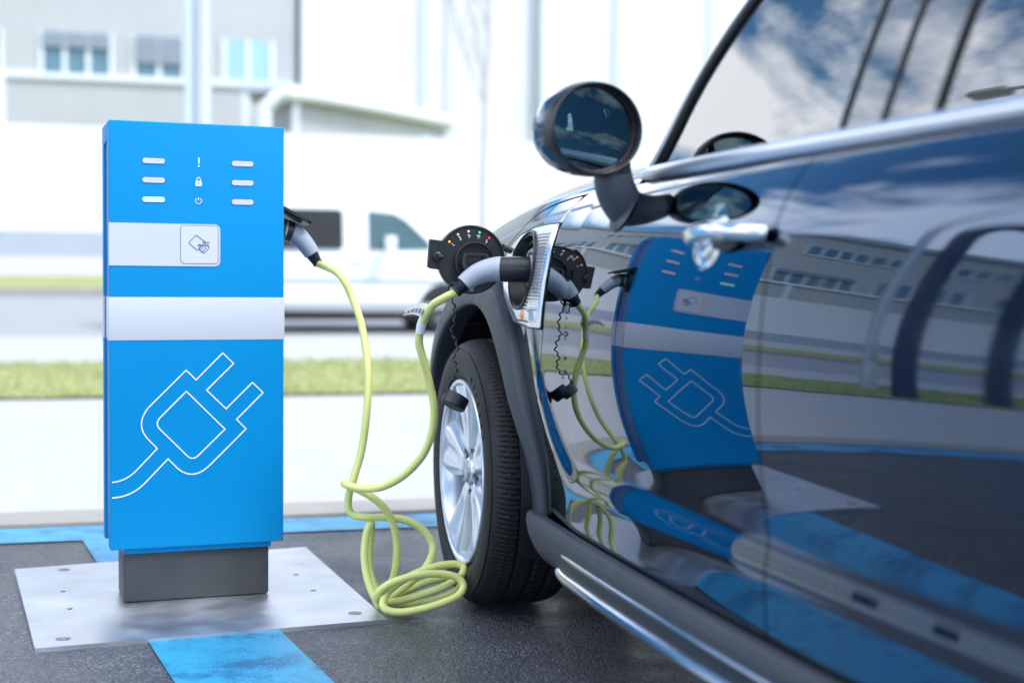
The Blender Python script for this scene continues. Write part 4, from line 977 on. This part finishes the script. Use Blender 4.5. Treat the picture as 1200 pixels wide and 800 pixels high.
mb = MB(); mb.prism([(.60,.36),(4.9,.36),(4.9,.44),(.6,.44)], lambda p, d: vside(p[0], p[1], d), -.01, .02); mb.prism([(1.0,.72),(4.6,.72),(4.6,.77),(1.0,.77)], lambda p, d: vside(p[0], p[1], d), -.01, .015); mb.build('side_moulding', VANG, van)
mb = MB(); mb.box(.60-VA, 4.95-VA, .15, 1.65, .20, .36); mb.build('underbody', BLACK, van)
mb = MB(); mb.tube([vside(3.62,1.20,.02), vside(3.66,1.22,.16)], .02, 8); mb.box(3.55-VA, 3.70-VA, -.30, -.14, 1.14, 1.36, .03); mb.build('door_mirror', VANW, van)
mb = MB(); mb.prism([(4.72,.72),(5.05,.70),(5.0,.92),(4.80,.96)], lambda p, d: vside(p[0], p[1], d), -.05, .005); mb.build('headlight', LENS, van)
for s_ in ((3.1, 1.0), (1.2, 1.0)):
    mb = MB(); mb.tube([vside(s_[0], s_[1], .02), vside(s_[0]+.16, s_[1], .02)], .014, 8); mb.build('door_handle', VANG, van)
for a in (1.30, 4.45):
    for b in (VB-.005, VB+1.62):
        mb = MB(); mb.lathe([(.19,.0),(.23,-.01),(.30,.0),(.325,.04),(.325,.16),(.30,.19)], 40, lambda r, t, h: vp(a+r*cos(t), b+h, .325+r*sin(t))); w = mb.build('wheel', RUBBER, van)
        mb = MB(); mb.lathe([(.0001,.02),(.06,.02),(.17,.035),(.19,.01)], 32, lambda r, t, h: vp(a+r*cos(t), b+h, .325+r*sin(t))); mb.build('hubcap', STEELD, w)
    mb = MB(); mb.lathe([(.395,.02),(.395,-.006),(.0001,-.006)], 40, lambda r, t, h: vp(a+r*cos(t), VB+h+.002, .325+max(-.05, r*sin(t)))); mb.build('wheel_arch', BLACK, van)

# barrier wall
wall = street_empty('noise_barrier', 0, 42, 'long white noise barrier with grey base behind the far road', 'wall')
zb0 = TZ(42)
mb = MB(); mb.box(-160, 90, 0, .35, 0, .72); mb.build('wall_base', WALLB, wall)
mb = MB(); mb.box(-160, 90, .05, .30, .72, 3.68); mb.build('wall_panel', WALLW, wall)
for k in range(-17, 7):
    mb = MB(); mb.box(k*9-.09, k*9+.09, .015, .36, .722, 3.72); mb.build('wall_post', FRAMEW, wall)

def window(parent, x0, x1, z0, z1, mull=3, blind=.0, gl=WINB, y=0):
    mb = MB(); mb.box(x0, x1, y-.03, y+.10, z0, z1); w = mb.build('window', gl, parent, smooth=False)
    mb = MB()
    for k in range(mull+1):
        xx = x0+(x1-x0)*k/mull; mb.box(xx-.09, xx+.09, y-.10, y-.032, z0, z1)
    mb.box(x0, x1, y-.09, y-.033, z0-.1, z0+.02); mb.build('window_frame', FRAMEW, w, smooth=False)
    if blind:
        mb = MB()
        nb = max(3, int((z1-z0)*blind/.16))
        for k in range(nb): zz = z1-.16*k; mb.box(x0+.05, x1-.05, y-.22, y-.105, zz-.13, zz-.02)
        mb.build('blind', BLIND, w, smooth=False)
# grey ribbed office block
GA = street_empty('office_building', 0, 60, 'grey ribbed metal office block with a row of windows behind the barrier, left', 'building')
zg = TZ(60)
mb = MB(); mb.box(-75, 7.3, 0, 30, 0, 13.6); mb.build('facade', FACG, GA)
mb = MB(); mb.box(-75.2, 7.45, -.25, 30, 13.601, 14.1); mb.build('roof_edge', WALLB, GA)
mb = MB(); mb.box(-75, 7.25, -.16, -.002, 8.9-zg+.0-.35, 8.9-zg-.12); mb.build('sill_band', FRAMEW, GA)
wz0, wz1 = 8.75-zg, 10.45-zg
xs = [(-2.7,.0),(1.0,3.35),(4.3,6.35)]
window(GA, -2.8, -.1, wz0, wz1, 3, .45); window(GA, .75, 2.75, wz0, wz1, 2, .75); window(GA, 4.35, 6.3, wz0, wz1, 2, 0, mat('window_paleglass', (.30, .48, .58), .1, ior=1.6, noise=.2, nscale=1)); window(GA, -6.2, -4.3, wz0, wz1, 2, .2)
for k in range(8): window(GA, -14-7.2*k, -8.2-7.2*k, wz0, wz1, 5, .3 if k % 2 else 0)
for k in range(7): window(GA, -18-7.5*k, -12.5-7.5*k, 3.3, 4.7, 4, 0)
for k in range(6): window(GA, -20-9*k, -13-9*k, 11.2, 12.2, 6, 0)
for k in range(8):
    mb = MB(); mb.box(-4.45+.0-9*k, -4.15-9*k, -.30, -.002, 4.2, 7.2); mb.build('downpipe', FRAMEW, GA)
GB = street_empty('warehouse', 0, 59.7, 'tall white windowless warehouse block beside the grey office block', 'building')
mb = MB(); mb.box(7.48, 12.9, 0, 25, 0, 15.5); mb.build('facade', FACW, GB)
mb = MB(); mb.box(12.4, 12.75, -.12, -.002, 0, 14.3); mb.build('downpipe', POLEM, GB)
GC = street_empty('factory_hall', 0, 62, 'large white panelled factory hall with grey vertical joints, right', 'building')
mb = MB(); mb.box(13.2, 75, 0, 30, 0, 19); mb.build('facade', FACW, GC)
mb = MB()
for a in (14.1, 18.0, 21.6, 22.0, 26.6): mb.box(a, a+.30, -.10, -.002, 0, 18.9)
mb.build('panel_joint', mat('joint_grey', (.55,.58,.64), .5), GC)
mb = MB(); mb.box(18.4, 21.5, -.6, -.003, 0, 18.8); mb.build('bay', FACW, GC)
# loading canopy with pipes
GD = street_empty('loading_canopy', 0, 50, 'flat white loading canopy with large pale pipes in front of the white warehouse', 'canopy')
zc2 = TZ(50)
GD.location = (0, 0, TZ(50)); GD.rotation_euler = (0, 0, 0)
CG = mat('canopy_grey', (.42,.46,.54), .5)
cpoly = [(-9.2,48),(-7.2,48),(-2.6,60.2),(-9.5,61)]
mb = MB(); mb.prism(cpoly, lambda p, d: (p[0], p[1], d), 6.95-zc2, 7.18-zc2); mb.build('roof_slab', CG, GD, smooth=False)
mb = MB(); mb.prism([(-8.6,48.6),(-7.4,48.6),(-2.9,60.2),(-9.0,60.6)], lambda p, d: (p[0], p[1], d), 4.2-zc2, 6.94-zc2); mb.build('rear_wall', FACG, GD, smooth=False)
mb = MB(); mb.tube(smooth_path([(-8.35,47.9,0),(-8.35,47.9,4.6),(-8.2,47.9,5.2),(-7.8,47.95,5.5),(-7.2,48.2,5.6),(-5.5,52.3,5.75),(-2.7,59.9,6.0)], 6), .24, 16); mb.build('pipe', FRAMEW, GD)
mb = MB(); mb.prism([(-6.9,48.9),(-6.8,48.85),(-4.5,55.0),(-4.6,55.05)], lambda p, d: (p[0], p[1], d), 4.0-zc2, 5.3-zc2); mb.build('loading_opening', mat('opening_dark', (.16,.13,.12), .8, noise=.3, nscale=1), GD)
for x, y in ((-9.0, 48.1), (-7.35, 48.15)):
    mb = MB(); mb.box(x-.1, x+.1, y-.05, y+.15, 0, 6.94-zc2); mb.build('support_post', FRAMEW, GD)

# lamp posts
def lamp_post(a, b, h, r, label):
    o = street_empty('lamp_post', a, b, label, 'lamp post', 'lamp posts on the grass verge')
    mb = MB(); mb.tube([(0,0,0),(0,0,.5),(0,0,.55),(0,0,h)], [r*1.25,r*1.25,r,r*.75], 20); mb.build('pole', POLEM, o)
    mb = MB(); mb.tube(smooth_path([(0,0,h-.1),(0,.05,h+.25),(0,.5,h+.45),(0,1.3,h+.5)], 5), r*.5, 10); mb.build('arm', POLEM, o)
    mb = MB(); mb.box(-.12, .12, 1.1, 1.75, h+.42, h+.53, .03); mb.build('lamp_head', VANG, o)
    mb = MB(); mb.box(-.05, .05, -r*1.3, -r*.6, .7, 1.1, .01); mb.build('service_door', POLEM, o)
    return o
lamp_post(.64, 10.9, 7.5, .062, 'grey metal lamp post rising directly behind the charging station')
p2 = lamp_post(-5.85, 11.6, 6.5, .07, 'lamp post far to the left, seen mirrored in the rear door paint')
mb = MB(); mb.box(-.10, -.035, -.03, .05, 1.0, 7.3, .01)
sgp = street_empty('sign_post', .555, 10.95, 'pale square post standing tight beside the lamp post behind the station', 'post')
mb = MB(); mb.box(-.05, .045, -.04, .04, 0, 7.2, .01); mb.build('post', mat('pale_post', (.55,.62,.70), .5, noise=.05), sgp); mb = MB(); mb.box(-.08, .08, -.07, .07, 0, .02, .004); mb.build('foot', POLEM, sgp)
# invented portal frame out of view, giving the arch mirrored in the rear door
ptl = street_empty('added_portal_frame', -5.5, 9.85, 'invented tall dark blue rounded metal portal frame at the verge, added for the arch mirrored in the rear door', 'frame')
mb = MB(); arcp = [(-.45,0,0),(-.45,0,3.2)]+[(-.45*cos(t*pi/12), 0, 3.2+.45*sin(t*pi/12)) for t in range(1, 12)]+[(.45,0,3.2),(.45,0,0)]
mb.tube(arcp, .11, 12); mb.build('frame', ARCHM, ptl)
for x in (-.45, .45):
    mb = MB(); mb.box(x-.2, x+.2, -.2, .2, 0, .03); mb.build('foot_plate', POLEM, ptl)

# bare tree
def tree(a, b, h, label):
    t = street_empty('bare_tree', a, b, label, 'tree')
    tr = MB(); br = MB()
    def grow(p, d, L, r, lvl):
        n = 4; pts = [p]; q = p.copy(); dd = d.copy()
        for i in range(n):
            dd = (dd+Vector((random.gauss(0,.03 if lvl == 0 else .08), random.gauss(0,.03 if lvl == 0 else .08), .06))).normalized(); q = q+dd*(L/n); pts.append(q.copy())
        (tr if lvl == 0 else br).tube(pts, [r*(1-.55*i/n) for i in range(n+1)], 7 if lvl < 2 else 4, caps=False)
        if lvl < 4:
            for i in range(1, n+1):
                for k in range(2 if lvl < 3 else 2):
                    ang = random.uniform(0, 2*pi); ax = Vector((cos(ang), sin(ang), 0)); nd = (dd*.8+ax*random.uniform(.35,.65)+Vector((0,0,.25))).normalized()
                    grow(pts[i], nd, L*random.uniform(.38,.52), r*(1-.55*i/n)*.5, lvl+1)
    q = Vector((0,0,0)); 
    tr.tube([(0,0,0),(.01,0,1.2),(0,0,2.6)], [.10,.08,.075], 10, caps=False)
    grow(Vector((0,0,2.6)), Vector((0,0,1)), h-2.6, .075, 0)
    tr.build('trunk', BARK, t, fixn=False); br.build('crown', BARK, t, fixn=False)
tree(8.45, 33, 9.5, 'slender leafless tree on the far bank in front of the white hall')

# ------------------------------------------------------------------ light
CLX, CLY = 9.4, 1.7
wd = bpy.data.worlds.new('World'); scene.world = wd; wd.use_nodes = True
N = wd.node_tree.nodes; L = wd.node_tree.links; bg = N['Background']
sky = N.new('ShaderNodeTexSky'); sky.sky_type = 'NISHITA'; sky.sun_disc = False
SUN_EL, SUN_AZ = radians(50), radians(125)    # azimuth clockwise from +Y
sky.sun_elevation = SUN_EL; sky.sun_rotation = SUN_AZ; sky.air_density = 1.0; sky.dust_density = .6
tc = N.new('ShaderNodeTexCoord'); sep = N.new('ShaderNodeSeparateXYZ'); L.new(tc.outputs['Generated'], sep.inputs[0])
mxz = N.new('ShaderNodeMath'); mxz.operation = 'MAXIMUM'; mxz.inputs[1].default_value = .06; L.new(sep.outputs['Z'], mxz.inputs[0])
addz = N.new('ShaderNodeMath'); addz.operation = 'ADD'; addz.inputs[1].default_value = .18; L.new(mxz.outputs[0], addz.inputs[0])
dx_ = N.new('ShaderNodeMath'); dx_.operation = 'DIVIDE'; L.new(sep.outputs['X'], dx_.inputs[0]); L.new(addz.outputs[0], dx_.inputs[1])
dy_ = N.new('ShaderNodeMath'); dy_.operation = 'DIVIDE'; L.new(sep.outputs['Y'], dy_.inputs[0]); L.new(addz.outputs[0], dy_.inputs[1])
cmb = N.new('ShaderNodeCombineXYZ'); L.new(dx_.outputs[0], cmb.inputs[0]); L.new(dy_.outputs[0], cmb.inputs[1])
nz = N.new('ShaderNodeTexNoise'); nz.inputs['Scale'].default_value = 1.1; nz.inputs['Detail'].default_value = 9; nz.inputs['Roughness'].default_value = .58; nz.inputs['Distortion'].default_value = .4
mpc = N.new('ShaderNodeMapping'); mpc.inputs['Location'].default_value = (CLX, CLY, 0); L.new(cmb.outputs[0], mpc.inputs['Vector']); L.new(mpc.outputs[0], nz.inputs['Vector'])
rp_ = N.new('ShaderNodeValToRGB'); rp_.color_ramp.elements[0].position = .47; rp_.color_ramp.elements[1].position = .56
L.new(nz.outputs['Fac'], rp_.inputs['Fac'])
mix = N.new('ShaderNodeMix'); mix.data_type = 'RGBA'; mix.inputs['B'].default_value = (16.5, 17, 18, 1)
L.new(rp_.outputs['Color'], mix.inputs['Factor']); gain = N.new('ShaderNodeMix'); gain.data_type = 'RGBA'; gain.blend_type = 'MULTIPLY'; gain.inputs['Factor'].default_value = 1; gain.inputs['B'].default_value = (.78, 1.4, 1.68, 1); L.new(sky.outputs['Color'], gain.inputs['A']); L.new(gain.outputs['Result'], mix.inputs['A']); L.new(mix.outputs['Result'], bg.inputs['Color'])
bg.inputs['Strength'].default_value = .13
sd = bpy.data.lights.new('sun', 'SUN'); sd.energy = 2.5; sd.angle = radians(11); sd.color = (1, .96, .90)
so_ = bpy.data.objects.new('sun', sd); col.objects.link(so_)
dirv = Vector((sin(SUN_AZ)*cos(SUN_EL), cos(SUN_AZ)*cos(SUN_EL), sin(SUN_EL)))
so_.rotation_euler = dirv.to_track_quat('Z', 'Y').to_euler()
vs_ = scene.view_settings; vs_.view_transform = 'Standard'; vs_.look = 'None'; vs_.gamma = 1; vs_.exposure = .32
scene.cycles.max_bounces = 8; scene.cycles.glossy_bounces = 5; scene.cycles.transparent_max_bounces = 12
scene.cycles.use_denoising = True
